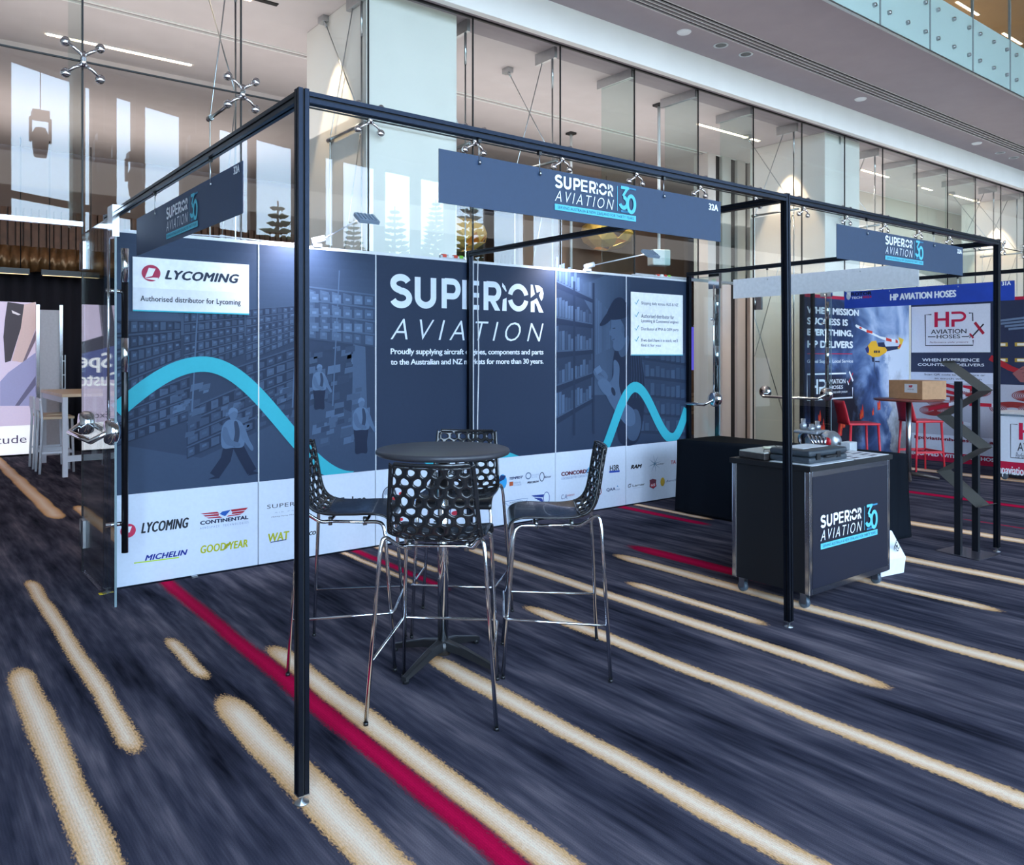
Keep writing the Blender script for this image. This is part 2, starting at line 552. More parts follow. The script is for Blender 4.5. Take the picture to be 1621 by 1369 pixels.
    for a in [('S', 0.53, -3, 4.78, .135), ('S', 0.80, 3.5, 6.62, .10), ('S', 1.25, 4.08, 4.78, .085), ('S', 1.235, -2, 3.78, .165),
              ('S', 1.665, -2, 4.28, .135), ('S', 2.285, -3, 3.62, .135), ('S', 3.23, -3, 3.96, .13), ('S', 4.133, 2.85, 3.95, .115),
              ('S', 4.63, -2, 4.55, .155), ('S', 3.82, 1.95, 5.5, .14), ('S', 5.51, 2.1, 3.6, .14), ('S', 6.355, -1, 4.2, .18),
              ('S', 7.75, -1, 4.6, .19), ('S', 11.5, 2, 6, .3), ('S', 2.93, 4.85, 6.6, .07), ('S', 3.24, 5.0, 6.6, .09),
              ('S', 6.375, 5.0, 6.6, .11), ('S', 1.33, 9.0, 18, .17), ('S', 1.6, 7.0, 9.6, .14),
              ('S', -1.2, -2, 5, .14), ('S', -0.4, 1, 6, .12), ('S', 9.9, -2, 2.6, .2), ('S', 5.4, -3, 1.4, .15),
              ('R', 1.555, -3, 6.6, .125), ('R', 3.037, 4.6, 6.6, .105), ('R', 6.15, 4.85, 6.4, .15), ('R', 4.95, 3.2, 4.7, .20),
              ('R', 9.52, 2.0, 5.2, .2), ('R', 8.34, 1.5, 3.5, .06), ('R', -0.9, 0, 3, .1)]:
        stripe(*a, soft=(0.03 if a[0] == 'R' else 0.014))
    fin = n.nodes.new('ShaderNodeVectorMath'); fin.operation = 'MULTIPLY'
    L(col, fin.inputs[0]); L(yv, fin.inputs[1]); L(fin.outputs[0], b.inputs['Base Color'])
    bp = n.nodes.new('ShaderNodeBump'); bp.inputs['Strength'].default_value = 0.25; bp.inputs['Distance'].default_value = 0.003
    L(yarn, bp.inputs['Height']); L(bp.outputs[0], b.inputs['Normal'])
    return m

def struct(name, mb, m, parent=None, label=None):
    o = mb.build(name, m, parent)
    if parent is None: o['kind'] = 'structure'
    if label: o['label'] = label
    return o

XL, XR, YG, YB = -4.5, 26.0, 6.65, 15.4      # left wall, right wall, glass line, stage wall
b = MB(); b.box((XL, -12, -0.1), (XR, YB + 0.2, 0)); struct('floor', b, carpet_material())

# foyer soffit under the gallery, its slot diffuser and the white fascia over the glass
SOF = 5.36
GAL = 4.607
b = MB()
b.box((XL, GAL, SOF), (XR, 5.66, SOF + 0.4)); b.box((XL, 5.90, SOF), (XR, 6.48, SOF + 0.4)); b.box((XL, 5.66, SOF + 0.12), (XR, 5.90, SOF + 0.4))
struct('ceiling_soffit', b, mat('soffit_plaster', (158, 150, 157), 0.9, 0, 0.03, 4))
b = MB()
for k in range(5): b.box((XL, 5.652 + k * 0.060, SOF - 0.004), (XR, 5.652 + k * 0.060 + 0.014, SOF + 0.012))
struct('trim_1', b, mat('diffuser_aluminium', (196, 194, 196), 0.5, 0.0, 0.03))
b = MB(); b.box((XL, 5.655, SOF + 0.11), (XR, 5.905, SOF + 0.125)); struct('trim_2', b, SLOT)
b = MB(); b.box((XL, 6.42, 5.0), (XR, 6.50, SOF)); struct('wall_fascia', b, mat('fascia_white', (240, 242, 242), 0.8, 0, 0.02, 3))
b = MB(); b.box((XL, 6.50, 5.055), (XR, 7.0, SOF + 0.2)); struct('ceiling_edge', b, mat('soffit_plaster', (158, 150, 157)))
# ceiling of the hall behind the glass
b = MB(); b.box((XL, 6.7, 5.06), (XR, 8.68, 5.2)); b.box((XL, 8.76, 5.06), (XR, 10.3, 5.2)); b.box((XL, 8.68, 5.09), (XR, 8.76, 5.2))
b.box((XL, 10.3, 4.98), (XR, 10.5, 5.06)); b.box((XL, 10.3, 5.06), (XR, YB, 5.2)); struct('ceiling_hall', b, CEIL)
b = MB(); b.box((XL, 8.665, 5.045), (XR, 8.685, 5.062)); b.box((XL, 8.755, 5.045), (XR, 8.775, 5.062)); struct('trim_3', b, mat('track_white', (235, 235, 235), 0.5))
# upper floor and atrium lid
b = MB(); b.box((XL, GAL + 0.12, SOF + 0.4), (XR, 13, 6.05)); struct('floor_gallery', b, CEIL)
b = MB(); b.box((XL, GAL, ATRIUM), (XR, 13, ATRIUM + 0.15)); struct('ceiling_gallery', b, mat('gallery_ceiling', (150, 128, 98), 0.85, 0, 0.06, 3))
b = MB(); b.box((XL, 12.8, 6.05), (XR, 13, ATRIUM)); struct('wall_gallery', b, mat('gallery_wall', (168, 146, 112), 0.85, 0, 0.06, 3))
b = MB()
cpoly = [(XL + (XR - XL) * i / 40, facade(XL + (XR - XL) * i / 40) - 0.34) for i in range(41)] + [(XR, GAL), (XL, GAL)]
b.prism(cpoly, lambda u, v: (u, v, ATRIUM), lambda u, v: (u, v, ATRIUM + 0.15))
for x in range(-4, 26, 3): b.box((x, facade(x + .4) + .1, ATRIUM - 0.35), (x + 0.45, GAL, ATRIUM))
for y in (-1.5, 1.5): b.box((XL, y, ATRIUM - 0.28), (XR, y + 0.4, ATRIUM))
struct('ceiling_atrium', b, mat('atrium_plaster', (176, 158, 150), 0.9, 0, 0.04, 3))
b = MB(); b.box((XL - 0.2, -4, 0), (XL, YB, ATRIUM)); struct('wall_left', b, WALLW)
b = MB(); b.box((XR, -12, 0), (XR + 0.2, YB, ATRIUM)); struct('wall_right', b, WALLW)
# curved facade : piers, lintel and transoms
b = MB(); PIER = mat('facade_pier', (128, 108, 96), 0.8, 0, 0.05, 4)
edges = [XL] + [x for w in WINX for x in w] + [XR]
def fseg(mb, xa, xb, z0, z1, t=0.35, m=0, out=True):
    n = max(1, int((xb - xa) / 1.2))
    for i in range(n):
        a, c = xa + (xb - xa) * i / n, xa + (xb - xa) * (i + 1) / n
        pa, pb = Vector((a, facade(a), 0)), Vector((c, facade(c), 0))
        d = (pb - pa).normalized(); q = Vector((-d.y, d.x, 0)) * (-t)
        mb.add([pa + Vector((0, 0, z0)), pb + Vector((0, 0, z0)), pb + q + Vector((0, 0, z0)), pa + q + Vector((0, 0, z0)),
                pa + Vector((0, 0, z1)), pb + Vector((0, 0, z1)), pb + q + Vector((0, 0, z1)), pa + q + Vector((0, 0, z1))],
               [(3, 2, 1, 0), (4, 5, 6, 7), (0, 1, 5, 4), (1, 2, 6, 5), (2, 3, 7, 6), (3, 0, 4, 7)], m)
for i in range(0, len(edges), 2): fseg(b, edges[i], edges[i + 1], 0, WIN_TOP, 0.12)
fseg(b, XL, XR, WIN_TOP, ATRIUM)
struct('wall_facade', b, PIER)
for i, (xa, xb) in enumerate(WINX):
    b = MB()
    for z in (4.78,): fseg(b, xa, xb, z, z + 0.14, 0.1)
    fseg(b, xa, xb, 0.0, 0.12, 0.1)
    struct('window_%d' % (i + 1), b, mat('bronze_frame', (70, 60, 56), 0.5, 0.2))
# ground outside
b = MB(); b.box((-60, -90, -0.35), (90, -4.0, -0.25)); struct('ground_outside', b, mat('lawn', (96, 112, 74), 0.95, 0, 0.25, 0.6))

# stage wall at the back of the hall: timber battens low, plaster above
b = MB()
for k in range(int((XR - XL) / 0.11)):
    x = XL + k * 0.11
    b.box((x, YB - 0.02 - random.random() * 0.05, 3.2), (x + 0.085, YB + 0.1, 4.05))
struct('trim_50', b, mat('timber_batten', (112, 76, 56), 0.6, 0, 0.25, 8))
b = MB(); b.box((XL, YB + 0.05, 0), (XR, YB + 0.2, 5.2)); struct('wall_stage', b, mat('wall_mauve', (124, 104, 96), 0.85, 0, 0.05, 3))

# columns
def column(x):
    b = MB(); b.box((x, 6.74, 0), (x + 1.02, 8.1, 5.06))
    o = b.build('column', WALLW); o['kind'] = 'structure'; bevel(o, 0.01)
for x in (3.53, 11.37, 19.35): column(x)

# ---- glass wall
GLASS = glass('clear_glass', (0.96, 0.985, 0.98), 0.026)
SEAL = mat('black_seal', (14, 17, 20), 0.5)
JX = [1.14 + 1.1825 * k for k in range(0, 21)]
DOOR_R = (7.30, 9.42)
wn = len(WINX)
def pane(x0, x1, z0, z1):
    global wn
    wn += 1
    b = MB(); b.box((x0, YG, z0), (x1, YG + 0.012, z1)); struct('window_%d' % wn, b, GLASS)
for k in range(len(JX) - 1):
    x0, x1 = JX[k] + 0.006, JX[k + 1] - 0.006
    pane(x0, x1, 3.80, 5.05)
    if k in (5, 6): pane(x0, x1, 2.60, 3.788)
    else: pane(x0, x1, 0.02, 3.788)
for i in range(2):
    pane(JX[0] - 1.1825 * (i + 1) + 0.006, JX[0] - 1.1825 * i - 0.006, 3.80, 5.05); pane(JX[0] - 1.1825 * (i + 1) + 0.006, JX[0] - 1.1825 * i - 0.006, 2.6, 3.788)
for i in range(2, 4): pane(JX[0] - 1.1825 * (i + 1) + 0.006, JX[0] - 1.1825 * i - 0.006, 0.02, 5.05)
tn = 3
def trim(mb, m):
    global tn
    tn += 1
    return struct('trim_%d' % tn, mb, m)
b = MB()
for x in [JX[0] - 1.1825 * i for i in (1, 2, 3)] + JX:
    door = (abs(x - (JX[0] - 1.1825)) < 0.01) or abs(x - JX[6]) < 0.01
    b.box((x - 0.006, YG - 0.002, 2.6 if door else 0), (x + 0.006, YG + 0.014, 5.05))
b.box((XL, YG - 0.002, 3.788), (XR, YG + 0.014, 3.80)); b.box((XL, YG - 0.006, 5.035), (XR, YG + 0.02, 5.06))
trim(b, SEAL)
b = MB(); b.box((-1.25, YG - 0.01, 2.565), (1.14, YG + 0.03, 2.6)); b.box((7.06, YG - 0.01, 2.565), (9.42, YG + 0.03, 2.6)); trim(b, STEEL)

# glass fins that stiffen the door bays, each hung from a steel shoe
FIN = glass('fin_glass', (0.86, 0.93, 0.92), 0.05)
for i, x in enumerate([JX[0], JX[5], JX[6], JX[7], JX[11], JX[12], JX[13]]):
    t = thing('glass_fin', ORD[i] + ' vertical glass fin from the left, hung from a steel shoe behind the glass wall', 'glass fin', (x, YG + 0.03, 2.62), 'glass fins')
    b = MB(); b.box((x - 0.008, YG + 0.03, 2.62), (x + 0.008, YG + 0.56, 4.95)); b.build('fin_pane', FIN, t)
    b = MB(); b.box((x - 0.03, YG + 0.03, 4.95), (x + 0.03, YG + 0.62, 5.06)); b.build('steel_shoe', STEEL, t)

# chrome four-armed spider fittings
def spider_proto():
    t = thing('spider_fitting', '', 'glass fitting')
    b = MB(); b.tube([(0, -0.03, -0.06), (0, -0.03, 0.06)], 0.022, 12); b.tube([(0, -0.06, 0), (0, 0.0, 0)], 0.016, 10); b.build('hub', CHROME, t, world=False)
    for sx in (-1, 1):
        for sz in (-1, 1):
            b = MB(); b.tube([(0, -0.03, 0.03 * sz), (sx * 0.06, -0.045, sz * 0.07), (sx * 0.115, -0.025, sz * 0.115)], [0.014, 0.013, 0.010], 8); b.build('arm', CHROME, t, world=False)
            b = MB(); b.lathe([(0, -0.04), (0.03, -0.036), (0.034, -0.02), (0.034, 0.0), (0, 0.0)], (sx * 0.115, 0, sz * 0.115), 16, axis='Y'); b.build('clamp_disc', CHROME, t, world=False)
    return t
sp0 = spider_proto(); first = True
SPJ = JX[:16]
for i, x in enumerate(SPJ):
    z = 3.795
    lab = '%s chrome spider fitting from the left on the glass wall seam' % (ORD[i] if i < len(ORD) else ('next to last' if i == len(SPJ) - 2 else 'last'))
    if i == 0: sp0.location = (x, YG - 0.003, z); sp0['label'] = lab; sp0['group'] = 'spider fittings'
    else: copy_thing(sp0, (x, YG - 0.003, z), 0, lab, 'spider fittings')

# tension trusses : strut, vertical rod, crossing cables, ceiling plate
def truss_proto():
    t = thing('tension_truss', '', 'tension truss')
    b = MB(); b.tube([(0, 0.06, 3.78), (0, 0.80, 3.78)], 0.017, 10); b.tube([(0, 0.78, 3.78), (0, 0.86, 3.78)], 0.026, 10); b.build('strut', STEEL, t, world=False)
    b = MB(); b.tube([(0, 0.14, 0.0), (0, 0.14, 5.0)], 0.009, 8); b.tube([(0, 0.14, 4.6), (0, 0.14, 4.96)], 0.014, 8); b.build('vertical_rod', STEEL, t, world=False)
    b = MB(); b.tube([(0, 0.30, 4.98), (0, 0.82, 3.78), (0, 0.82, 2.2), (0, 0.2, 0.4)], 0.006, 6); b.build('cable', STEEL, t, world=False)
    b = MB(); b.tube([(0, 0.95, 5.02), (0, 0.16, 3.86)], 0.006, 6); b.tube([(0, 0.95, 5.02), (0, 0.90, 4.94)], 0.014, 8); b.tube([(0, 0.16, 3.70), (0, 0.82, 1.6)], 0.005, 6); b.build('cross_cable', STEEL, t, world=False)
    b = MB(); b.box((-0.02, 0.08, 4.93), (0.02, 0.42, 5.06)); b.build('ceiling_plate', STEEL, t, world=False)
    b = MB(); b.box((-0.04, 0.90, 5.0), (0.04, 1.02, 5.06)); b.build('anchor_plate', STEEL, t, world=False)
    return t
tr0 = truss_proto()
for i, k in enumerate([1, 2, 3, 4, 8, 9, 10, 14, 15]):
    lab = '%s steel tension truss from the left with rod, strut and crossing cables behind the glass' % ORD[i]
    if i == 0: tr0.location = (JX[k], YG, 0); tr0['label'] = lab; tr0['group'] = 'tension trusses'
    else: copy_thing(tr0, (JX[k], YG, 0), 0, lab, 'tension trusses')

# ---- open glass door leaves (hinged on the glass line, swung out towards the foyer)
DGLASS = glass('door_glass', (0.90, 0.955, 0.955), 0.05)
GEDGE = mat('glass_edge', (120, 138, 144), 0.15, 0, 0.03)
def door_leaf(n, x, y1, label, flip=1):
    """leaf in the plane X = x from the hinge at the glass line to y1"""
    d = thing('door_%d' % n, label, 'door', (x, YG - 0.05, 0.0), kind='structure')
    y0 = YG - 0.03
    b = MB(); b.box((x - 0.006, y1 + 0.004, 0.015), (x + 0.006, y0, 2.5)); b.build('glass_pane', DGLASS, d)
    b = MB(); b.box((x - 0.0065, y1, 0.015), (x + 0.0065, y1 + 0.004, 2.5)); b.box((x - 0.0065, y1, 2.5), (x + 0.0065, y0, 2.503)); b.build('glass_edge', GEDGE, d)
    for z in (0.20, 2.24):
        b = MB(); b.box((x - 0.016, y0 - 0.10, z), (x + 0.016, y0 - 0.02, z + 0.2)); b.tube([(x, y0 + 0.01, z), (x, y0 + 0.01, z + 0.2)], 0.02, 10); b.build('hinge', STEEL, d)
    # panic bar with its two housings
    for yy in (y0 - 0.16, y1 + 0.06):
        b = MB()
        b.lathe([(0, -0.03), (0.07, -0.03), (0.085, 0), (0.085, 0.03), (0.05, 0.055), (0, 0.06)], (x - 0.02, yy, 1.12), 20, axis='X')
        o = b.build('bar_housing', CHROME, d); 
    b = MB(); b.tube([(x - 0.03, y0 - 0.16, 1.12), (x - 0.12, y0 - 0.20, 1.06), (x - 0.12, y1 + 0.12, 1.06), (x - 0.03, y1 + 0.06, 1.12)], 0.018, 12); b.build('push_bar', CHROME, d)
    # long pull handle on two stand-offs
    hx = x + 0.075 * flip
    b = MB(); b.tube([(hx, y1 + 0.10, 0.33), (hx, y1 + 0.10, 2.22)], 0.021, 14); b.build('pull_handle', mat('black_handle', (26, 26, 30), 0.15, 0.4), d, label='black pull handle')
    b = MB(); b.tube([(hx, y1 + 0.10, 2.08), (hx, y1 + 0.10, 2.30)], 0.024, 14); b.tube([(hx, y1 + 0.10, 1.5), (hx, y1 + 0.10, 1.72)], 0.0235, 14); b.build('handle_sleeve', CHROME, d)
    for z in (0.52, 2.02):
        b = MB(); b.tube([(x - 0.04, y1 + 0.10, z), (hx, y1 + 0.10, z)], 0.014, 10); b.build('stand_off', CHROME, d)
    b = MB(); b.box((x - 0.02, y1 - 0.005, 2.36), (x + 0.02, y1 + 0.14, 2.56)); b.build('patch_lock', CHROME, d)
    b = MB(); b.tube([(x - 0.03, y1 + 0.06, 1.2), (x - 0.03, y1 + 0.06, 2.4)], 0.008, 8); b.build('latch_rod', CHROME, d)
    return d
door_leaf(1, 1.135, 5.53, 'open clear glass door leaf at the left end of the navy display wall')
door_leaf(2, 7.33, 5.62, 'open glass door leaf just past the right end of the navy display wall')
door_leaf(3, 9.42, 5.50, 'open glass door leaf standing in front of the helicopter poster')

# ---- glass balustrade of the gallery above
AQUA = glass('frosted_aqua_glass', (0.75, 0.93, 0.93), 0.05, ((228, 251, 250), 0.96))
t = thing('gallery_balustrade', 'aqua frosted glass balustrade with round steel bolts at the upper right', 'balustrade', (8.0, GAL, SOF))
BJ = [8.87 + 1.213 * k for k in range(-2, 7)]
for k in range(len(BJ) - 1):
    x0, x1 = BJ[k] + 0.012, BJ[k + 1] - 0.012
    b = MB(); b.box((x0, GAL - 0.02, SOF - 0.01), (x1, GAL - 0.005, 6.07)); gp = b.build('frosted_panel', AQUA, t)
    for i in range(3):
        for z in (5.545, 5.9):
            b = MB(); b.lathe([(0, -0.035), (0.022, -0.035), (0.026, -0.02), (0.026, 0)], (BJ[k] + 0.19 + i * 0.44, GAL - 0.02, z), 12, axis='Y'); b.build('bolt', STEEL, gp)
    b = MB(); b.box((x0, GAL - 0.018, 6.09), (x1, GAL - 0.006, 6.95)); b.build('clear_panel', GLASS, t)
    b = MB(); b.box((x0 - 0.024, GAL - 0.03, SOF - 0.03), (x0, GAL, 6.95)); b.build('panel_joint', mat('joint_grey', (150, 160, 164), 0.4), t)
b = MB(); b.box((BJ[0], GAL - 0.04, SOF - 0.03), (BJ[-1], GAL, SOF - 0.01)); b.build('edge_channel', STEEL, t)

# ---- ceiling fixtures
LED = emit('warm_led', (255, 226, 190), 9.0)
def led_line(x0, x1, y, i, txt, z=5.055):
    t = thing('linear_light', txt, 'ceiling light', (x0, y, z), 'linear ceiling lights')
    b = MB(); b.box((x0, y - 0.02, z - 0.012), (x1, y + 0.02, z)); b.build('led_diffuser', LED, t)
    b = MB(); b.box((x0 - 0.02, y - 0.032, z - 0.004), (x1 + 0.02, y - 0.021, z + 0.004)); b.box((x0 - 0.02, y + 0.021, z - 0.004), (x1 + 0.02, y + 0.032, z + 0.004)); b.build('frame', WHITE, t)
for i, (x0, x1, y, lab) in enumerate([(1.34, 2.83, 9.81, 'long warm linear light on the hall ceiling at upper left'),
                                      (1.3, 2.77, 7.66, 'warm linear light cut by the top edge of the photo'),
                                      (9.5, 11.0, 7.67, 'bright warm linear light left of the second column'),
                                      (14.22, 15.2, 7.69, 'warm linear light just right of the second column'),
                                      (17.77, 19.25, 7.68, 'warm linear light near the right edge of the photo'),
                                      (16.7, 17.1, 7.74, 'short warm linear light between two longer ones'),
                                      (12.4, 13.3, 9.8, 'faint warm linear light deeper in the hall')]):
    led_line(x0, x1, y, i, lab)
for i, (x, y) in enumerate([(15.2, 6.44), (17.4, 6.5), (13.0, 6.3), (16.4, 7.4), (11.9, 8.0), (14.0, 8.6)]):
    led_line(x, x + 0.9, y, i, '%s warm light strip on the upper gallery ceiling' % ORD[i], ATRIUM - 0.004)
def downlight(x, y, lab):
    t = thing('recessed_downlight', lab, 'downlight', (x, y, SOF), 'recessed downlights')
    b = MB(); b.lathe([(0.062, 0.0), (0.085, -0.006), (0.09, 0.0), (0.062, 0.03)], (x, y, SOF), 24); b.build('trim_ring', STEEL, t)
    b = MB(); b.lathe([(0, -0.001), (0.066, -0.001)], (x, y, SOF), 24); b.build('reflector', mat('reflector_dark', (60, 52, 48), 0.25, 0.7), t)
for x, y, lab in [(7.94, 6.07, 'left of the two round downlights in the soffit at top centre'), (8.42, 6.06, 'right of the two round downlights in the soffit at top centre'),
                  (16.2, 6.1, 'left of the two downlights at the right edge of the soffit'), (16.8, 6.09, 'right of the two downlights at the right edge of the soffit')]: downlight(x, y, lab)
for x, lab in [(7.27, 'round white ceiling disc left of the downlights'), (11.2, 'round white ceiling disc in the middle of the soffit'), (15.14, 'round white ceiling disc at the right end of the soffit')]:
    b = MB(); b.lathe([(0, -0.02), (0.07, -0.018), (0.085, -0.004), (0.085, 0)], (x, 6.08, SOF), 24)
    tag(b.build('smoke_detector', WHITE), lab, 'smoke detector', 'smoke detectors')
b = MB(); x, y = 2.9, 7.62
b.box((x - 0.12, y - 0.03, 5.05), (x + 0.12, y + 0.03, 5.06)); t = b.build('air_grille', SLOT); tag(t, 'small dark slotted grille in the hall ceiling', 'vent')

# ================================================================== THE BOOTH
X0, Y0, BAY, YW = 1.150, 2.706, 3.0, 6.004
PH = 2.56                                   # frame height
def profile(mb, a, b, up, w=0.040):
    """slotted square aluminium profile from a to b"""
    a, b, up = Vector(a), Vector(b), Vector(up)
    d = (b - a).normalized(); q = d.cross(up).normalized(); h = w / 2
    g, k = 0.004, 0.007
    pts = []
    for i in range(4):
        c0, c1 = [(-h, -h), (h, -h), (h, h), (-h, h)][i], [(-h, -h), (h, -h), (h, h), (-h, h)][(i + 1) % 4]
        t = Vector((c1[0] - c0[0], c1[1] - c0[1])).normalized(); n = Vector((-t.y, t.x))
        m = Vector(((c0[0] + c1[0]) / 2, (c0[1] + c1[1]) / 2))
        pts += [Vector(c0), m - t * g, m - t * g + n * k, m + t * g + n * k, m + t * g]
    n = len(pts)
    mb.add([a + q * p.x + up * p.y for p in pts] + [b + q * p.x + up * p.y for p in pts],
           [tuple(reversed(range(n))), tuple(range(n, 2 * n))] + [(i, (i + 1) % n, n + (i + 1) % n, n + i) for i in range(n)])
    c = h - 0.0055
    M = Matrix.Translation((a + b) / 2) @ Matrix((q, up, d)).transposed().to_4x4()
    L = (b - a).length / 2 - 0.001
    for sx, sy in ((1, 0), (-1, 0), (0, 1), (0, -1)):
        mb.obox(M @ Matrix.Translation((sx * (c - .001), sy * (c - .001), 0)), (0.0038 if sx == 0 else 0.0004, 0.0038 if sy == 0 else 0.0004, L), 1)
    return mb
fr = thing('booth_frame', 'black aluminium post and beam frame around the navy booth', 'booth frame', (X0, Y0, 0))
FM = [BLACKAL, SLOT]
h = 0.02
posts = []
for i in range(3):
    for y in (Y0 + h, YW - 0.035):
        if y > 4 and i == 2: x = X0 + 2 * BAY + 0.075
        else: x = X0 + i * BAY + h
        b = MB(); 
        if i == 1 and y < 4:
            profile(b, (x + 0.035, y, 0.035), (x, y, PH), (0, 1, 0))
            x = x + 0.035
        else: profile(b, (x, y, 0.035), (x, y, PH), (0, 1, 0))
        p = b.build('post', FM, fr)
        b = MB(); b.lathe([(0, 0), (0.026, 0), (0.026, 0.004), (0.009, 0.010), (0.007, 0.032), (0, 0.032)], (x, y, 0), 18)
        b.box((x - 0.021, y - 0.021, 0.032), (x + 0.021, y + 0.021, 0.036)); b.build('levelling_foot', STEEL, p)
zb = PH - 0.028
for i in range(2):
    b = MB(); profile(b, (X0 + i * BAY + 0.041, Y0 + h, zb), (X0 + (i + 1) * BAY - 0.001, Y0 + h, zb), (0, 0, 1)); b.build('front_beam', FM, fr)
for i in range(3):
    b = MB(); profile(b, (X0 + i * BAY + h, Y0 + 0.042, zb), (X0 + i * BAY + h, YW - 0.057, zb), (0, 0, 1)); b.build('side_beam', FM, fr)

NAVY, NAVYD, CY, PW = C(30, 50, 80), C(26, 38, 70), C(60, 180, 198), C(226, 232, 240)
SKYC = C(92, 186, 206)
GREY = lambda v: C(v, v, v)

def superior(P, u0, v0, u1, v1, col=PW, layer=3):
    """the SUPERIOR wordmark : geometric strokes in a u0..u1 x v0..v1 box"""
    w, h = u1 - u0, v1 - v0
    f = lambda a, b: (u0 + a * w, v0 + b * h)
    st = 0.034 * w
    def bar(a, b, c, d, l=layer): P.poly([f(a, b), f(c, b), f(c, d), f(a, d)], col, l)
    bg_ = NAVY
    # S from arcs
    def arc(cx, cy, rx, ry, a0, a1, t=0.034, n=20, l=layer):
        P.ring(u0 + cx * w, v0 + cy * h, rx * w, ry * h, t * w, col, l, a0, a1, n)
    S = []
    for k in range(41):
        q = k / 40
        if q < 0.5:
            a = math.radians(20 + 250 * (q / 0.5)); S.append((0.0625 + 0.044 * math.cos(a), 0.735 + 0.205 * math.sin(a)))
        else:
            a = math.radians(90 - 250 * ((q - 0.5) / 0.5)); S.append((0.0625 + 0.048 * math.cos(a), 0.275 + 0.225 * math.sin(a)))
    P.stroke([f(*p) for p in S], st, col, layer)
    # U
    U = [(0.160, 0.99), (0.160, 0.36)] + [(0.2075 - 0.0475 * math.cos(math.radians(a)), 0.34 - 0.27 * math.sin(math.radians(a))) for a in range(0, 181, 12)] + [(0.255, 0.36), (0.255, 0.99)]
    P.stroke([f(*p) for p in U], st, col, layer)
    def pshape(a, l=layer, full=True):
        bar(a, 0.0, a + 0.032, 1.0)
        b_ = [(a + 0.02, 0.915), (a + 0.07, 0.915)] + [(a + 0.07 + 0.034 * math.sin(math.radians(t)), 0.665 + 0.25 * math.cos(math.radians(t))) for t in range(15, 180, 15)] + [(a + 0.07, 0.415), (a + 0.02, 0.415)]
        P.stroke([f(*p) for p in b_], st * 0.95, col, l)
    pshape(0.305)
    bar(0.435, 0.0, 0.467, 1.0)
    for y in (0.0, 0.42, 0.84): bar(0.465, y, 0.545, y + 0.16)
    pshape(0.575)
    P.poly([f(0.615, 0.36), f(0.648, 0.40), f(0.688, 0.0), f(0.652, 0.0)], col, layer)
    # broken I
    P.poly([f(0.702, 1.0), f(0.722, 0.88), f(0.732, 0.72), f(0.728, 0.68), f(0.702, 0.86)], col, layer)
    P.poly([f(0.702, 0.0), f(0.732, 0.0), f(0.732, 0.47), f(0.706, 0.40)], col, layer)
    # split O
    arc(0.815, 0.5, 0.074, 0.5, 14, 166, 0.030); arc(0.815, 0.5, 0.074, 0.5, 194, 346, 0.030)
    # R with the aircraft
    P.poly([f(0.905, 1.0), f(0.920, 1.0), f(0.936, 0.66), f(0.905, 0.52)], col, layer)
    P.poly([f(0.936, 1.0), f(0.965, 0.99), f(0.990, 0.90), f(1.0, 0.72), f(0.996, 0.55), f(0.984, 0.42), f(0.966, 0.62), f(0.980, 0.79), f(0.950, 0.72)], col, layer)
    P.poly([f(0.905, 0.0), f(0.934, 0.0), f(0.934, 0.34), f(0.945, 0.30), f(0.966, 0.0), f(1.0, 0.0), f(0.950, 0.52), f(0.928, 0.44), f(0.905, 0.38)], col, layer)

def badge(P, u0, v0, w, navy_bar, layer=3):
    """full SUPERIOR AVIATION | 30 badge, width w, height .29 w"""
    f = lambda a, b: (u0 + a * w, v0 + b * w)
    superior(P, *f(0, 0.195), *f(0.70, 0.30), C(235, 240, 246), layer)
    P.text('AVIATION', *f(0.0, 0.075), *f(0.71, 0.170), C(235, 240, 246), layer, bold=-0.012, shear=0.28, space=1.35)
    P.rect(*f(0.0, 0.0), *f(1.0, 0.052), SKYC, layer)
    P.text('SERVING AUSTRALIA & NEW ZEALAND FOR THIRTY YEARS', *f(0.03, 0.013), *f(0.97, 0.039), navy_bar, layer + 1)
    P.rect(*f(0.752, 0.075), *f(0.758, 0.30), SKYC, layer)
    # 3 and 0
    P.rect(*f(0.80, 0.283), *f(0.905, 0.31), SKYC, layer); P.rect(*f(0.905, 0.290), *f(1.0, 0.305), C(60, 130, 165), layer)
    P.poly([f(0.895, 0.283), f(0.86, 0.283), f(0.815, 0.225), f(0.835, 0.210)], SKYC, layer)
    P.ring(*f(0.835, 0.16), 0.066 * w, 0.066 * w, 0.036 * w, SKYC, layer, -160, 95, 24)
    P.ring(*f(0.935, 0.155), 0.066 * w, 0.092 * w, 0.035 * w, SKYC, layer + 1, 0, 360, 36)
    P.rect(*f(0.80, 0.068), *f(0.90, 0.088), C(60, 130, 165), layer)
    P.text('YEARS', *f(0.825, 0.071), *f(0.885, 0.084), navy_bar, layer + 1)

# ---- navy back wall
WP = Plane('Y', YW - 0.004)
XB = 1.226
wall = thing('display_wall', 'long navy display wall printed with a warehouse picture and brand logos', 'display wall', (XB, YW, 0))
PANELM = mat('panel_edge', (206, 212, 222), 0.5, 0, 0.02)
panels = []
for i in range(6):
    b = MB(); b.box((XB + i + 0.003, YW - 0.003, 0.012), (XB + i + 0.997, YW + 0.02, 2.47)); p = b.build('panel', PANELM, wall); panels.append(p)
    if i: 
        b = MB(); b.box((XB + i - 0.0035, YW - 0.0135, 0.64), (XB + i + 0.0035, YW - 0.001, 2.455)); b.build('joint_strip', WHITE, wall)
b = MB(); b.box((XB, YW - 0.008, 2.455), (XB + 6, YW + 0.024, 2.478)); b.build('top_rail', mat('rail_white', (214, 218, 224), 0.4), wall)
b = MB(); b.box((XB, YW - 0.004, 0.0), (XB + 6, YW + 0.02, 0.013)); b.build('bottom_rail', BLACKAL, wall)
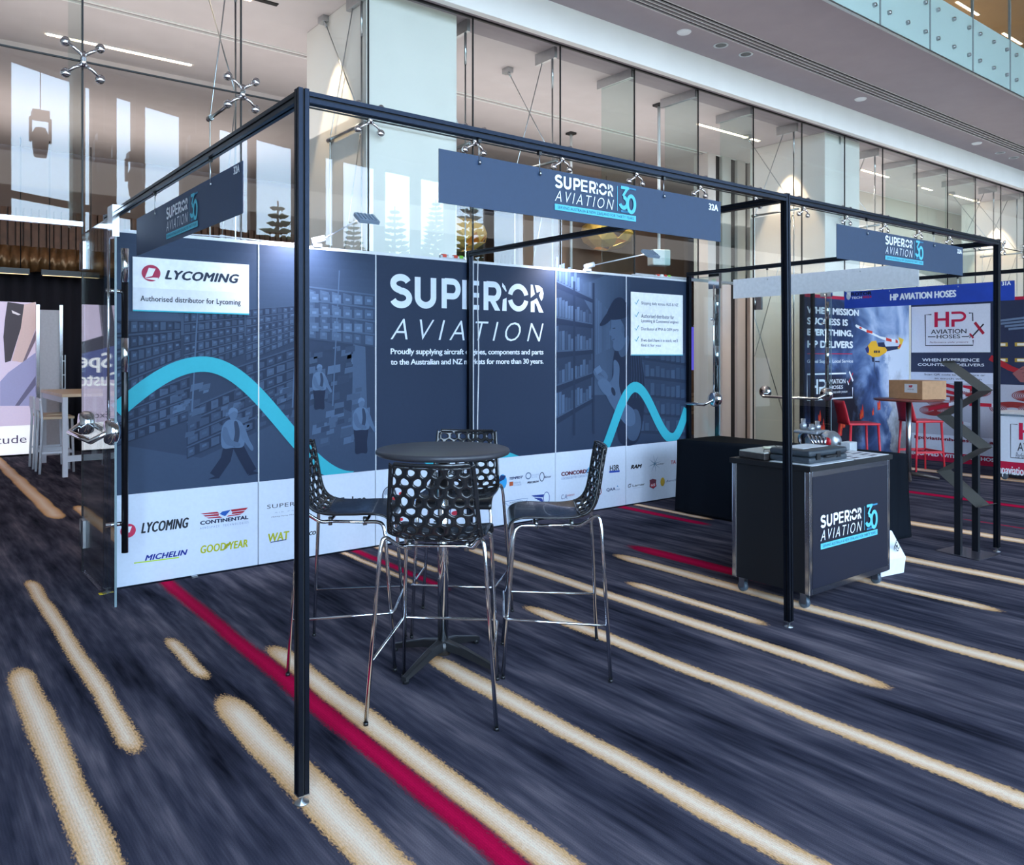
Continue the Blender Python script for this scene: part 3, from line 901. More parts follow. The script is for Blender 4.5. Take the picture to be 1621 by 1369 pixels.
for x in (1.75, 3.4, 5.1):
    b = MB(); b.box((x - .02, YW - .04, 0), (x + .02, YW + .05, 0.012)); b.build('wall_foot', STEEL, wall)

def mixc(a, b_, t): return tuple(a[i] * (1 - t) + b_[i] * t for i in range(3)) + (1,)
def navy_tone(t):
    return mixc(C(15, 27, 52), C(108, 136, 172), t)
for i, p in enumerate(panels):
    P = Print(WP)
    a, c = XB + i + 0.004, XB + i + 0.996
    P.rect(a, 0.645, c, 2.455, navy_tone(0.07 if i in (2, 3) else 0.10), 0); P.rect(a, 0.014, c, 0.645, C(202, 210, 224), 0)
    P.build('printed_background', p)

# warehouse picture, panels one and two (perspective racks with rows of labelled boxes)
rnd = random.Random(3)
P = Print(WP, 0.0022)
f2 = lambda x, z: (x, z)
def rack(P, xa, za0, za1, xb, zb0, zb1, rows, cols, base=0.05, lab=0.42):
    """rack face as a perspective quad: left edge za0..za1 at xa, right edge zb0..zb1 at xb"""
    P.poly([(xa, za0), (xb, zb0), (xb, zb1), (xa, za1)], navy_tone(base), 1)
    def at(u, v): 
        x = xa + (xb - xa) * u
        lo, hi = za0 + (zb0 - za0) * u, za1 + (zb1 - za1) * u
        return (x, lo + (hi - lo) * v)
    for r in range(rows):
        v0, v1 = (r + 0.12) / rows, (r + 0.88) / rows
        P.poly([at(0, v1), at(1, v1), at(1, v1 + 0.12 / rows), at(0, v1 + 0.12 / rows)], navy_tone(base + 0.16), 2)
        for k in range(cols):
            u0, u1 = (k + 0.08) / cols, (k + 0.08 + rnd.uniform(0.55, 0.85)) / cols
            t = rnd.uniform(0.06, 0.22)
            P.poly([at(u0, v0), at(u1, v0), at(u1, v0 + (v1 - v0) * rnd.uniform(.6, .95)), at(u0, v0 + (v1 - v0) * .9)], navy_tone(base + t), 2)
            if rnd.random() < 0.85:
                um = u0 + (u1 - u0) * 0.25
                P.poly([at(um, v0 + (v1 - v0) * .35), at(um + (u1 - u0) * .5, v0 + (v1 - v0) * .35), at(um + (u1 - u0) * .5, v0 + (v1 - v0) * .62), at(um, v0 + (v1 - v0) * .62)], navy_tone(base + lab * rnd.uniform(.5, 1)), 3)
xa, xb = XB + 0.004, XB + 1.997
# pale upper wall glow of the picture and floor of the aisle
for k in range(10):
    P.rect(xa, 2.455 - 0.07 * (k + 1), xb, 2.455 - 0.07 * k, navy_tone(0.13 + 0.012 * k), 0)
P.poly([(xa, 0.646), (xb, 0.646), (xb, 1.05), (2.75, 1.25), (2.2, 1.02), (1.8, 0.86), (xa, 1.0)], navy_tone(0.16), 1)
rack(P, xa, 1.30, 1.86, 1.66, 1.52, 1.86, 5, 9, 0.04)
P.poly([(xa, 1.86), (1.66, 1.86), (1.63, 1.93), (1.35, 1.93)], navy_tone(0.26), 2)
rack(P, 1.68, 1.46, 1.92, 2.12, 1.62, 1.95, 6, 9, 0.06)
rack(P, 2.13, 1.56, 1.96, 2.52, 1.72, 2.0, 6, 8, 0.07)
rack(P, xa, 0.98, 1.28, 1.72, 1.14, 1.46, 4, 7, 0.03, 0.3)
rack(P, 1.7, 0.86, 1.22, 2.2, 1.05, 1.42, 4, 6, 0.04, 0.3)
rack(P, 2.05, 1.1, 1.52, 2.6, 1.3, 1.7, 5, 7, 0.05, 0.3)
for k in range(40):
    x, z = rnd.uniform(1.5, 2.5), rnd.uniform(1.0, 1.35); s_ = rnd.uniform(.03, .10)
    P.poly([(x, z), (x + s_, z + s_ * .3), (x + s_ * 1.1, z + s_ * .8), (x + .1 * s_, z + s_ * .6)], navy_tone(rnd.uniform(.1, .42)), 3)
# right hand pallet racks of panel two
rack(P, 2.62, 1.74, 2.16, xb, 1.68, 2.12, 4, 6, 0.16, 0.4)
for r in range(3):
    for k in range(6):
        x, z = 2.64 + k * 0.097, 1.80 + r * 0.115
        P.rect(x, z, x + 0.075, z + 0.07, navy_tone(rnd.uniform(.3, .48)), 4); P.rect(x + .02, z + .025, x + .055, z + .045, navy_tone(.62), 5)
for k in range(60):
    x, z = rnd.uniform(2.55, xb - 0.14), rnd.uniform(0.85, 1.66); s_ = rnd.uniform(.05, .13)
    P.poly([(x, z), (x + s_, z + s_ * .2), (x + s_, z + s_ * .75), (x + s_ * .05, z + s_ * .6)], navy_tone(rnd.uniform(.08, .4)), 3)
P.poly([(3.02, 1.7), (3.13, 1.68), (3.15, 1.0), (3.0, 0.9)], navy_tone(.3), 3)
for x in (1.73, 2.49, 2.83): P.poly([(x, 1.2), (x + .012, 1.2), (x + .07, 2.3), (x + .06, 2.3)], navy_tone(.38), 4)
# three workers in pale vests
def smooth(pts, n=5):
    out = []; m = len(pts)
    for i in range(m):
        p0, p1, p2, p3 = [Vector(pts[(i + k) % m]) for k in (-1, 0, 1, 2)]
        for k in range(n):
            t = k / n
            q = 0.5 * (2 * p1 + (p2 - p0) * t + (2 * p0 - 5 * p1 + 4 * p2 - p3) * t * t + (3 * p1 - p0 - 3 * p2 + p3) * t ** 3)
            out.append((q.x, q.y))
    return out
def worker(P, x, z, s, walk=False):
    skin, vest, dark = navy_tone(.44), navy_tone(.50), navy_tone(.01)
    f = lambda pts: smooth([(x + a * s, z + b_ * s) for a, b_ in pts])
    if walk:
        for q in ([(-.05, .47), (-.10, .26), (-.26, .04)], [(.06, .47), (.16, .27), (.28, .05)]):
            P.stroke([(x + a * s, z + b_ * s) for a, b_ in q], .15 * s, dark, 5)
        for q in ([(-.35, .0), (-.20, .0), (-.20, .05)], [(.22, .0), (.40, .02), (.27, .07)]): P.poly([(x + a * s, z + b_ * s) for a, b_ in q], dark, 6)
    else:
        P.poly(f([(-.13, .46), (.13, .46), (.12, .2), (.12, 0), (.02, 0), (-.11, 0), (-.12, .2)]), dark, 5)
    P.poly(f([(-.10, .80), (.0, .83), (.10, .80), (.16, .70), (.16, .44), (.0, .42), (-.15, .44), (-.16, .68)]), vest, 5)
    P.poly(f([(.02, .79), (.07, .78), (.10, .62), (.06, .45), (-.0, .45), (.03, .62)]), navy_tone(.10), 6)
    P.poly(f([(.10, .72), (.17, .70), (.24, .52), (.30, .40), (.27, .36), (.18, .48), (.12, .58)]), skin, 7)
    P.poly(f([(-.13, .72), (-.08, .70), (-.02, .54), (.10, .48), (.08, .43), (-.08, .47), (-.15, .60)]), navy_tone(.38), 7)
    P.disc(x + .01 * s, z + .895 * s, .058 * s, .078 * s, skin, 6, rot=-.2); P.poly(f([(-.06, .90), (-.05, .97), (.0, 1.0), (.06, .97), (.07, .92), (.02, .945)]), navy_tone(.58), 7)
worker(P, 2.03, 0.70, 0.52, True); worker(P, 2.72, 1.18, 0.36); worker(P, 3.09, 0.80, 0.46)
P.build('warehouse_picture', panels[0])

# storeroom picture, panels five and six: shelves and a man in a cap reading a small box
P = Print(WP, 0.0022)
xa, xb = XB + 4.004, XB + 5.996
for k in range(8): P.poly([(xa + .02 * k, 2.455 - .03 * k), (6.35 - .06 * k, 2.455), (6.35 - .06 * k, 1.2), (xa, 1.2)], navy_tone(0.10 + 0.02 * k), 0)
P.poly([(xa, 1.0), (xa, 2.42), (5.52, 2.30), (5.72, 2.05), (5.72, 1.1)], navy_tone(.08), 1)
for r, (zl, zr) in enumerate([(2.36, 2.2), (2.0, 1.94), (1.66, 1.68), (1.32, 1.44), (1.0, 1.18)]):
    P.poly([(xa, zl), (5.74, zr), (5.74, zr - .05), (xa, zl - .08)], navy_tone(.04), 2)
    P.poly([(xa, zl), (5.74, zr), (5.74, zr - .012), (xa, zl - .018)], navy_tone(.24), 3)
    for k in range(12):
        u = k / 12; x = xa + u * (5.72 - xa); z = zl + (zr - zl) * u; hh = rnd.uniform(.13, .25) * (1 - .4 * u)
        P.poly([(x, z), (x + .034, z), (x + .034, z + hh), (x, z + hh * .97)], navy_tone(rnd.uniform(.14, .42)), 2)
for x in (5.46, 5.73): P.rect(x, 0.8, x + .03, 2.36, navy_tone(.05), 4)
for k in range(10):
    x = 5.78 + .03 * k; P.rect(x, 1.62 + .01 * k, x + .022, 2.2 - .02 * k, navy_tone(rnd.uniform(.18, .36)), 2)
for r in range(5):
    z = 0.75 + .2 * r
    P.poly([(6.42, z + .05), (xb, z - .02), (xb, z - .06), (6.42, z + .02)], navy_tone(.05), 2)
    for k in range(9):
        x = 6.44 + .085 * k; P.rect(x, z + .04 - .008 * k, x + .06, z + rnd.uniform(.13, .19) - .008 * k, navy_tone(rnd.uniform(.08, .26)), 2)
# the man (a printed picture), looking down at the box in his hands
sk, sh, cap, shirt = navy_tone(.36), navy_tone(.22), navy_tone(.02), navy_tone(.01)
S_ = lambda pts, c, l: P.poly(smooth(pts, 6), c, l)
S_([(6.06, 1.68), (6.22, 1.78), (6.40, 1.70), (6.50, 1.40), (6.50, 1.0), (6.40, .68), (6.14, .68), (6.06, 1.0), (6.02, 1.35)], shirt, 4)
S_([(6.10, 1.74), (6.26, 1.82), (6.24, 1.64), (6.14, 1.60)], sh, 5)
S_([(6.02, 2.02), (6.18, 2.05), (6.25, 1.96), (6.24, 1.80), (6.16, 1.68), (6.07, 1.66), (6.025, 1.70), (6.03, 1.75), (6.00, 1.78), (6.005, 1.81), (5.97, 1.835), (5.995, 1.90)], sk, 6)
S_([(6.14, 2.00), (6.24, 2.0), (6.26, 1.86), (6.20, 1.80), (6.19, 1.92)], navy_tone(.12), 7)
P.disc(6.175, 1.885, .022, .042, navy_tone(.30), 8)
S_([(6.00, 1.985), (6.20, 2.01), (6.255, 2.06), (6.235, 2.16), (6.15, 2.225), (6.05, 2.205), (5.97, 2.11), (5.93, 2.03)], cap, 8)
S_([(6.02, 2.02), (5.95, 2.06), (5.86, 1.97), (5.83, 1.925), (5.87, 1.92), (5.95, 1.955)], cap, 8)
P.stroke([(6.015, 1.775), (6.05, 1.785)], .008, navy_tone(.14), 8); P.stroke([(6.02, 1.895), (6.06, 1.90)], .010, navy_tone(.10), 8)
for k in range(6): P.stroke([(6.30 + .035 * k, 1.66 - .01 * k), (6.31 + .04 * k, 1.40), (6.28 + .05 * k, 1.15)], .006, navy_tone(.16), 5)
S_([(6.04, 1.56), (6.12, 1.50), (6.12, 1.28), (6.20, 1.12), (6.34, 1.02), (6.36, .88), (6.24, .86), (6.08, 1.00), (5.96, 1.14), (5.90, 1.26), (5.97, 1.32), (6.03, 1.40)], sk, 6)
S_([(5.74, 1.44), (5.80, 1.49), (5.90, 1.45), (5.95, 1.38), (5.90, 1.33), (5.80, 1.36)], sk, 7)
S_([(5.80, 1.33), (5.88, 1.37), (5.97, 1.33), (6.02, 1.24), (5.96, 1.18), (5.86, 1.24)], navy_tone(.42), 7)
for k in range(3): P.stroke([(5.76 + .03 * k, 1.455 - .008 * k), (5.83 + .03 * k, 1.40 - .008 * k)], .006, navy_tone(.2), 8)
P.disc(6.03, 1.23, .026, .050, cap, 8, rot=.5)
P.poly([(5.75, 1.47), (5.83, 1.51), (5.87, 1.45), (5.79, 1.41)], navy_tone(.50), 8)
S_([(6.28, 1.0), (6.40, 1.02), (6.46, .86), (6.38, .70), (6.26, .72), (6.22, .86)], sh, 5)
P.build('storeroom_picture', panels[4])

# cyan wave across the panels
P = Print(WP)
def wave(fn, x0, x1, n, layer=9):
    pts = []
    for k in range(n + 1):
        x = x0 + (x1 - x0) * k / n; pts.append((x, fn(x)))
    out = []
    for k in range(n + 1):
        a, c = pts[max(k - 1, 0)], pts[min(k + 1, n)]
        d = Vector((c[0] - a[0], c[1] - a[1])).normalized(); q = Vector((-d.y, d.x)) * 0.056
        hi = (pts[k][0] + q.x, max(pts[k][1] + q.y, 0.647)); lo = (pts[k][0] - q.x, max(pts[k][1] - q.y, 0.646))
        out.append((hi, lo))
    P.band(out, C(50, 164, 180), layer)
def wv1(x):
    if x < 1.81: return 1.545 - 0.33 * (1 - math.cos((1.81 - x) / 0.60 * PI / 2 * 1.02)) * 1.0
    return 0.60 + 0.945 * (0.5 + 0.5 * math.cos(min((x - 1.81) / 1.22, 1) * PI))
wave(wv1, 1.235, 3.02, 48)
wave(lambda x: 0.50 + 0.22 * math.cos((x - 4.2) / 0.75 * PI / 2), 3.72, 4.74, 20)
def wv2(x):
    if x < 6.36: return 0.45 + 0.82 * (0.5 + 0.5 * math.cos((6.36 - x) / 0.66 * PI))
    if x < 6.97: return 0.68 + 0.59 * (0.5 + 0.5 * math.cos((x - 6.36) / 0.61 * PI))
    return 0.68 + 0.33 * (1 - math.cos((x - 6.97) / 0.25 * PI / 2))
wave(wv2, 5.80, 7.215, 44)
P.build('wave_stripe', wall, label='cyan wave stripe')

# big wordmark (panels three and four)
P = Print(WP)
superior(P, 3.363, 2.03, 5.07, 2.295, C(214, 224, 238), 3)
P.text('AVIATION', 3.369, 1.745, 5.07, 1.925, C(214, 224, 238), 3, bold=-0.012, shear=0.28, space=1.5)
P.build('wordmark', panels[2], label='large white wordmark')
P = Print(WP)
P.text('Proudly supplying aircraft engines, components and parts', 3.369, 1.605, 5.07, 1.668, PW, 3, bold=0.012, space=0.94)
P.text('to the Australian and NZ markets for more than 30 years.', 3.369, 1.515, 5.07, 1.578, PW, 3, bold=0.012, space=0.94)
P.build('caption', panels[2])

# pale signs mounted on the wall
def board(name, parent, u0, v0, u1, v1, d, col, Y=YW):
    b = MB(); b.box((u0, Y - d, v0), (u1, Y - 0.0165, v1)); return b.build(name, mat('board_white', (240, 242, 246), 0.5), parent)
sg = board('lycoming_board'.replace('lycoming', 'distributor'), wall, 1.336, 1.915, 2.149, 2.293, 0.020, None)
SP_ = Plane('Y', YW - 0.020)
P = Print(SP_)
P.rect(1.336, 1.915, 2.149, 2.08, C(226, 228, 234), 0); P.rect(1.336, 1.915, 2.149, 1.925, CY, 1)
P.disc(1.455, 2.185, .062, .058, C(176, 52, 84), 1, rot=.1)
P.poly([(1.415, 2.15), (1.44, 2.222), (1.485, 2.218), (1.462, 2.165)], C(240, 238, 242), 2); P.poly([(1.413, 2.145), (1.47, 2.155), (1.502, 2.155), (1.495, 2.135)], C(240, 238, 242), 2)
P.text('LYCOMING', 1.545, 2.15, 2.075, 2.213, C(40, 50, 70), 2, bold=0.03, shear=0.3, space=1.08)
P.text('Authorised distributor for Lycoming', 1.385, 1.975, 2.085, 2.025, C(48, 52, 64), 2, bold=.008, space=1.05)
P.build('sign_print', sg)
sg = board('checklist_board', wall, 6.287, 1.61, 7.135, 2.295, 0.020, None)
P = Print(SP_)
P.rect(6.287, 1.61, 7.135, 1.622, C(90, 170, 190), 1)
for y, rows in ((2.155, ['Shipping daily across AUS & NZ']), (2.02, ['Authorised distributor for', 'Lycoming & Continental engines']), (1.875, ['Distributor of PMA & OEM parts']), (1.755, ["If we don't have it in stock, we'll", 'find it for you'])):
    P.stroke([(6.345, y + .03), (6.365, y + .008), (6.405, y + .06)], 0.009, C(70, 160, 180), 2)
    for k, tx in enumerate(rows):
        w = 0.02 * len(tx) * (0.62 / 0.6) if len(tx) < 32 else 0.6
        P.text(tx, 6.445, y - .058 * k, 6.445 + min(w, 0.61), y + .042 - .058 * k, C(64, 72, 100), 2)
P.build('sign_print', sg)

# brand marks on the white plinth strip
INK, NB, RD = C(34, 38, 46), C(30, 52, 120), C(160, 30, 44)
def logo(parent, fn):
    P = Print(WP); fn(P); P.build('printed_logo', parent)
def L_lyc(P):
    a = P.px(210, 839); P.disc(a[0] - .03, a[1], .05, .048, C(196, 50, 84), 3); P.poly([(a[0] - .06, a[1] - .02), (a[0] - .04, a[1] + .03), (a[0] - .005, a[1] + .028), (a[0] - .02, a[1] - .012)], PW, 4)
    P.ptext('LYCOMING', 223, 828, 299, 834.5, INK, 3, bold=.02, shear=.3, space=1.08)
logo(panels[0], L_lyc)
def L_mich(P):
    P.ptext('MICHELIN', 229, 879, 297, 877.5, C(24, 44, 130), 3, bold=.03, shear=.3, space=1.08)
    a, c = P.px(212, 892), P.px(283, 883); P.poly([(a[0], a[1]), (c[0], c[1]), (c[0], c[1] + .008), (a[0], a[1] + .008)], C(176, 206, 40), 3)
logo(panels[0], L_mich)
def L_cont(P):
    f = lambda x, y: P.px(200 + x / 7.37, 780 + y / 7.37)
    for pts in ([(862, 240), (1060, 220), (1085, 240), (905, 250)], [(895, 262), (1080, 245), (1075, 268), (920, 276)], [(930, 290), (1090, 272), (1120, 290), (960, 298)],
                [(1215, 196), (1418, 170), (1390, 198), (1230, 220)], [(1235, 226), (1385, 206), (1360, 232), (1225, 248)], [(1190, 262), (1355, 238), (1325, 254), (1170, 278)]): P.poly([f(*p) for p in pts], C(166, 34, 52), 3)
    P.poly([f(*p) for p in [(1085, 245), (1120, 215), (1215, 198), (1150, 272)]], C(36, 84, 160), 4)
    P.ptext('CONTINENTAL', 316.5, 825, 393, 821, C(22, 32, 66), 3, bold=.04); P.ptext('AEROSPACE  TECHNOLOGIES', 316.5, 834.5, 393, 828, C(90, 110, 160), 3, space=1.8)
logo(panels[0], L_cont)
logo(panels[0], lambda P: P.ptext('GOOD YEAR', 317, 864, 392, 865, C(170, 172, 24), 3, bold=.02, shear=.15, space=1.06))
def L_bolt(P):
    P.ppoly([(358, 861), (366, 857), (363, 863), (359, 866), (361, 866), (352, 872), (356, 866), (354, 866)], C(150, 150, 30), 4)
logo(panels[0], L_bolt)
def L_sup(P):
    P.ptext('SUPERIOR', 422.5, 799, 493, 797, C(66, 70, 82), 3, space=1.1); P.ptext('AIR PARTS', 434, 811, 483, 806, C(120, 136, 160), 3, space=1.4)
    P.ptext('Making Flying More Affordable', 429, 817.5, 490, 812, C(90, 96, 110), 3, shear=.25)
logo(panels[1], L_sup)
def L_wat(P):
    P.ptext('WAT', 424, 845, 458, 853, C(170, 172, 44), 3, bold=.02, shear=.12)
    a, c = P.px(428, 859), P.px(453, 854.5); P.poly([a, c, (c[0], c[1] + .007), (a[0], a[1] + .007)], C(40, 60, 110), 3)
logo(panels[1], L_wat)
def L_mcf(P):
    P.ptext('McFarlane', 521, 790, 579, 795, C(30, 32, 40), 3, bold=.02)
    P.ppoly([(510, 803), (530, 801), (571, 796), (530, 804.5), (512, 812)], C(180, 30, 44), 3)
logo(panels[1], L_mcf)
def L_co(P): P.ptext('TRACO', 470, 845, 499, 845.5, C(40, 42, 50), 3, bold=.03, shear=.2)
def L_co(P): P.ptext('CO', 489, 841.5, 500, 845.5, C(30, 30, 36), 3, bold=.04, shear=.25); P.ptext('.', 501, 843, 502, 844.5, INK, 3)
logo(panels[1], L_co)
def L_har(P):
    a = P.px(616, 785); P.ring(a[0], a[1], .07, .085, .01, C(70, 76, 90), 3); P.disc(a[0], a[1], .058, .07, C(150, 160, 176), 3); P.poly([(a[0] - .06, a[1] - .03), (a[0] + .06, a[1] - .01), (a[0] + .05, a[1] - .045), (a[0] - .05, a[1] - .05)], C(190, 40, 40), 4)
    P.ptext('HA', 608, 783, 615.5, 787, PW, 5, bold=.04)
    for x, y in ((634, 781), (635, 822)): q = P.px(x, y); P.disc(q[0], q[1], .018, .014, C(206, 44, 52), 3)
    q = P.px(720, 810); P.ring(q[0], q[1], .06, .06, .012, C(40, 60, 110), 3); P.disc(q[0], q[1] - .01, .04, .02, C(170, 40, 60), 3)
    P.ptext('PU', 649, 786, 660, 792, C(60, 130, 200), 3, bold=.02); P.ptext('S', 686, 818, 693, 826, INK, 3, bold=.05)
logo(panels[2], L_har)
def L_row4(P):
    a = P.px(795, 762.5); P.disc(a[0], a[1], .052, .07, C(52, 150, 206), 3); P.poly([(a[0] - .05, a[1]), (a[0] - .02, a[1] + .065), (a[0] + .04, a[1] + .055), (a[0] + .02, a[1] + .02)], C(26, 48, 96), 4)
    P.ptext('ERO', 780, 762, 788, 765, C(140, 176, 210), 3)
    P.ptext('TEMPEST', 806, 755.5, 828, 756.5, C(30, 50, 92), 3, bold=.04, shear=.3)
    a = P.px(836, 753); P.ring(a[0], a[1], .036, .034, .01, C(90, 110, 140), 3); P.ptext('CONSOLIDATED', 840, 751, 853, 752, C(150, 165, 190), 3); P.ptext('FUEL SYSTEMS', 841, 754.5, 850, 755.5, C(150, 165, 190), 3)
    P.ppoly([(806, 763), (812, 762), (812, 768.5), (806, 769.5)], C(176, 84, 50), 3); P.ptext('MARVEL', 813, 763, 825, 764.5, C(150, 164, 186), 3); P.ptext('SCHEBLER', 813, 767, 825, 768, C(150, 164, 186), 3)
    P.ptext('PRECISION', 834, 762.5, 853, 763, C(26, 34, 60), 3, bold=.04, shear=.35)
    a = P.px(857.5, 754.5); P.ring(a[0], a[1], .032, .046, .008, C(50, 60, 90), 3); P.ptext('Alcor', 860, 753.5, 872.5, 755.5, C(40, 50, 84), 3, bold=.02, shear=.25)
logo(panels[3], L_row4)
def L_row4b(P):
    f = lambda x, y: P.px(760 + x / 10.13, 720 + y / 10.13)
    P.stroke([f(*p) for p in [(380, 752), (480, 735), (660, 705), (765, 692), (745, 735), (690, 760), (680, 785), (560, 800), (440, 812), (425, 785), (395, 775)]], .006, C(120, 140, 176), 3, closed=True)
    P.ptext('AIRFORMS', 806, 794.5, 827, 794, C(70, 84, 110), 4)
    P.poly([f(*p) for p in [(820, 650), (1040, 628), (1000, 680), (860, 672)]], C(40, 62, 140), 3)
    for k in range(4): P.poly([f(*p) for p in [(860 + 34 * k, 684 + 14 * k), (975, 690 + 2 * k), (1005, 720 + 6 * k), (890 + 34 * k, 708 + 18 * k)]], C(40, 62, 140), 3 + k % 2)
    a = f(1058, 690); P.disc(a[0], a[1], .042, .062, C(208, 218, 236), 5); P.ring(a[0], a[1], .042, .062, .007, C(40, 62, 140), 6)
logo(panels[3], L_row4b)
def L_row5(P):
    P.ptext('CONCORDE', 888, 747.5, 932, 748, C(96, 40, 56), 3, bold=.05); P.ptext('CONCORDE BATTERY CORPORATION', 888, 756, 932, 754, C(110, 130, 170), 3)
    P.ptext('AERO', 927, 740, 954, 746, C(90, 170, 220), 3, bold=.01, shear=.12)
    P.ptext('H3R', 965, 737, 980, 743.5, C(24, 26, 36), 3, bold=.02); P.ppoly([(964, 745.5), (980.5, 744), (980.5, 747), (964, 748.5)], C(40, 70, 160), 3)
    P.ptext('C.A.', 888, 783, 898, 789, C(60, 70, 120), 3, shear=.2); P.ptext('aviation', 897, 782, 909, 784, C(170, 60, 70), 3, shear=.2)
    P.stroke([P.px(*p) for p in [(930, 770.5), (951, 773), (951.5, 779), (950, 782), (930, 785)]], .012, C(130, 50, 60), 3)
    P.ptext('DON', 941, 775.5, 949.5, 778.5, C(90, 50, 60), 3, bold=.04)
    P.ptext('QAA', 959.5, 773, 974, 776.5, C(40, 54, 96), 3, bold=.02); P.ptext('.com', 975, 774, 980.5, 775.5, C(80, 110, 160), 3)
    P.ppoly([(975.5, 771), (977, 768), (979, 771), (977, 770)], C(60, 140, 190), 3)
logo(panels[4], L_row5)
def L_row6(P):
    P.ptext('RAM', 998, 736.5, 1016, 740, C(20, 22, 28), 3, bold=.05, shear=.3)
    P.ptext('Avstar', 1034, 734, 1051.5, 734.5, C(44, 60, 84), 3, bold=.01, shear=.15)
    a = P.px(1036, 734); 
    for g in range(8): P.poly([(a[0] + .11 * math.cos(g * PI / 4 + .2), a[1] + .11 * math.sin(g * PI / 4 + .2)), (a[0] + .012 * math.cos(g * PI / 4 + .6), a[1] + .012 * math.sin(g * PI / 4 + .6)), (a[0] - .012 * math.cos(g * PI / 4 + .6), a[1] - .012 * math.sin(g * PI / 4 + .6))], C(96, 130, 160), 3)
    P.ptext('TA', 1061.5, 729, 1069.5, 733.5, C(170, 40, 60), 3, bold=.02)
    P.ptext('Lamar', 1001, 767, 1020.5, 767.5, C(44, 48, 56), 3, bold=.02); P.ptext('Technologies LLC', 1001, 772.5, 1018, 771, C(90, 96, 110), 3)
    P.stroke([P.px(*p) for p in [(994, 769), (995.5, 766.5), (998.5, 766), (998, 770), (994.5, 771.5)]], .009, C(60, 66, 76), 3, closed=True)
    P.ppoly([(1028, 760), (1033, 757.5), (1038.5, 759), (1038, 766), (1039, 769), (1034, 773.5), (1028, 771), (1028.5, 765)], C(120, 60, 76), 3); P.ppoly([(1029, 766), (1038, 765), (1037.5, 769), (1033.5, 772), (1029.5, 770)], C(196, 40, 60), 4)
    P.ptext('65', 1030, 766, 1036.8, 768.8, PW, 5, bold=.03)
    a = P.px(1048.5, 762.5); P.disc(a[0], a[1], .035, .048, C(196, 160, 50), 3); P.ptext('AeroS', 1054, 760, 1070, 761, C(50, 70, 120), 3, shear=.15)
logo(panels[5], L_row6)

# ---- hanging name boards
def name_board(name, label, kind, lo, hi, plane, mcol, hooks, printer, group=None, thick=0.004):
    t = thing(name, label, 'hanging sign', (lo[0], lo[1], lo[2]), group)
    b = MB(); b.box(lo, hi); b.build('board', mcol, t)
    if printer:
        for nm, fn in printer:
            P = Print(plane); fn(P); P.build(nm, t)
    for hx, hy in hooks:
        b = MB(); b.tube([(hx, hy, hi[2] - 0.03), (hx, hy, PH - 0.05)], 0.0022, 6); b.tube([(hx, hy - .006, hi[2] - .035), (hx, hy - .006, hi[2] - .02)], 0.006, 8); b.build('hook_wire', STEEL, t)
        b = MB(); b.box((hx - 0.008, hy - 0.008, PH - 0.065), (hx + 0.008, hy + 0.008, PH - 0.049)); b.build('hook_clip', BLACKPL, t)
    return t
NVM = mat('board_navy', (34, 56, 86), 0.5, 0, 0.04)
yb = Y0 + 0.018
pr_front = [('printed_badge', lambda P: badge(P, 2.367, 2.262, 0.527, C(34, 56, 86))), ('booth_number', lambda P: P.text('32A', 3.455, 2.385, 3.535, 2.418, C(236, 240, 246), 3, bold=.03))]
name_board('hanging_sign', 'wide navy name board with wordmark hung from the front beam left of the middle post', 'Y', (1.752, yb, 2.222), (3.56, yb + .004, 2.44), Plane('Y', yb), NVM, [(1.95, yb), (2.28, yb), (3.1, yb)], pr_front, 'navy name boards')
pr_right = [('printed_badge', lambda P: badge(P, 5.335, 2.258, 0.545, C(34, 56, 86))), ('booth_number', lambda P: P.text('32A', 6.43, 2.388, 6.51, 2.42, C(236, 240, 246), 3, bold=.03))]
name_board('hanging_sign', 'navy name board with wordmark hung from the front beam at the right', 'Y', (4.731, yb, 2.222), (6.533, yb + .004, 2.44), Plane('Y', yb), NVM, [(5.1, yb), (6.05, yb)], pr_right, 'navy name boards')
xb_ = X0 + 0.018
pr_left = [('printed_badge', lambda P: badge(P, -4.475, 2.222, 0.545, C(34, 56, 86))), ('booth_number', lambda P: P.text('32A', -3.43, 2.378, -3.355, 2.411, C(236, 240, 246), 3, bold=.03))]
name_board('hanging_sign', 'navy name board with wordmark hung from the left side beam, seen at a slant', 'X', (xb_, 3.33, 2.20), (xb_ + .004, 5.136, 2.42), Plane('X', xb_), NVM, [(xb_, 3.75), (xb_, 4.72)], pr_left, 'navy name boards')
name_board('hanging_sign', 'blank pale name board hung from the right side beam, printed side away', 'X', (X0 + 2 * BAY + .018, 3.355, 2.22), (X0 + 2 * BAY + .022, 5.32, 2.425), None, mat('board_white', (240, 242, 246), 0.5), [(X0 + 2 * BAY + .02, 3.9), (X0 + 2 * BAY + .02, 4.9)], None, 'pale name boards')

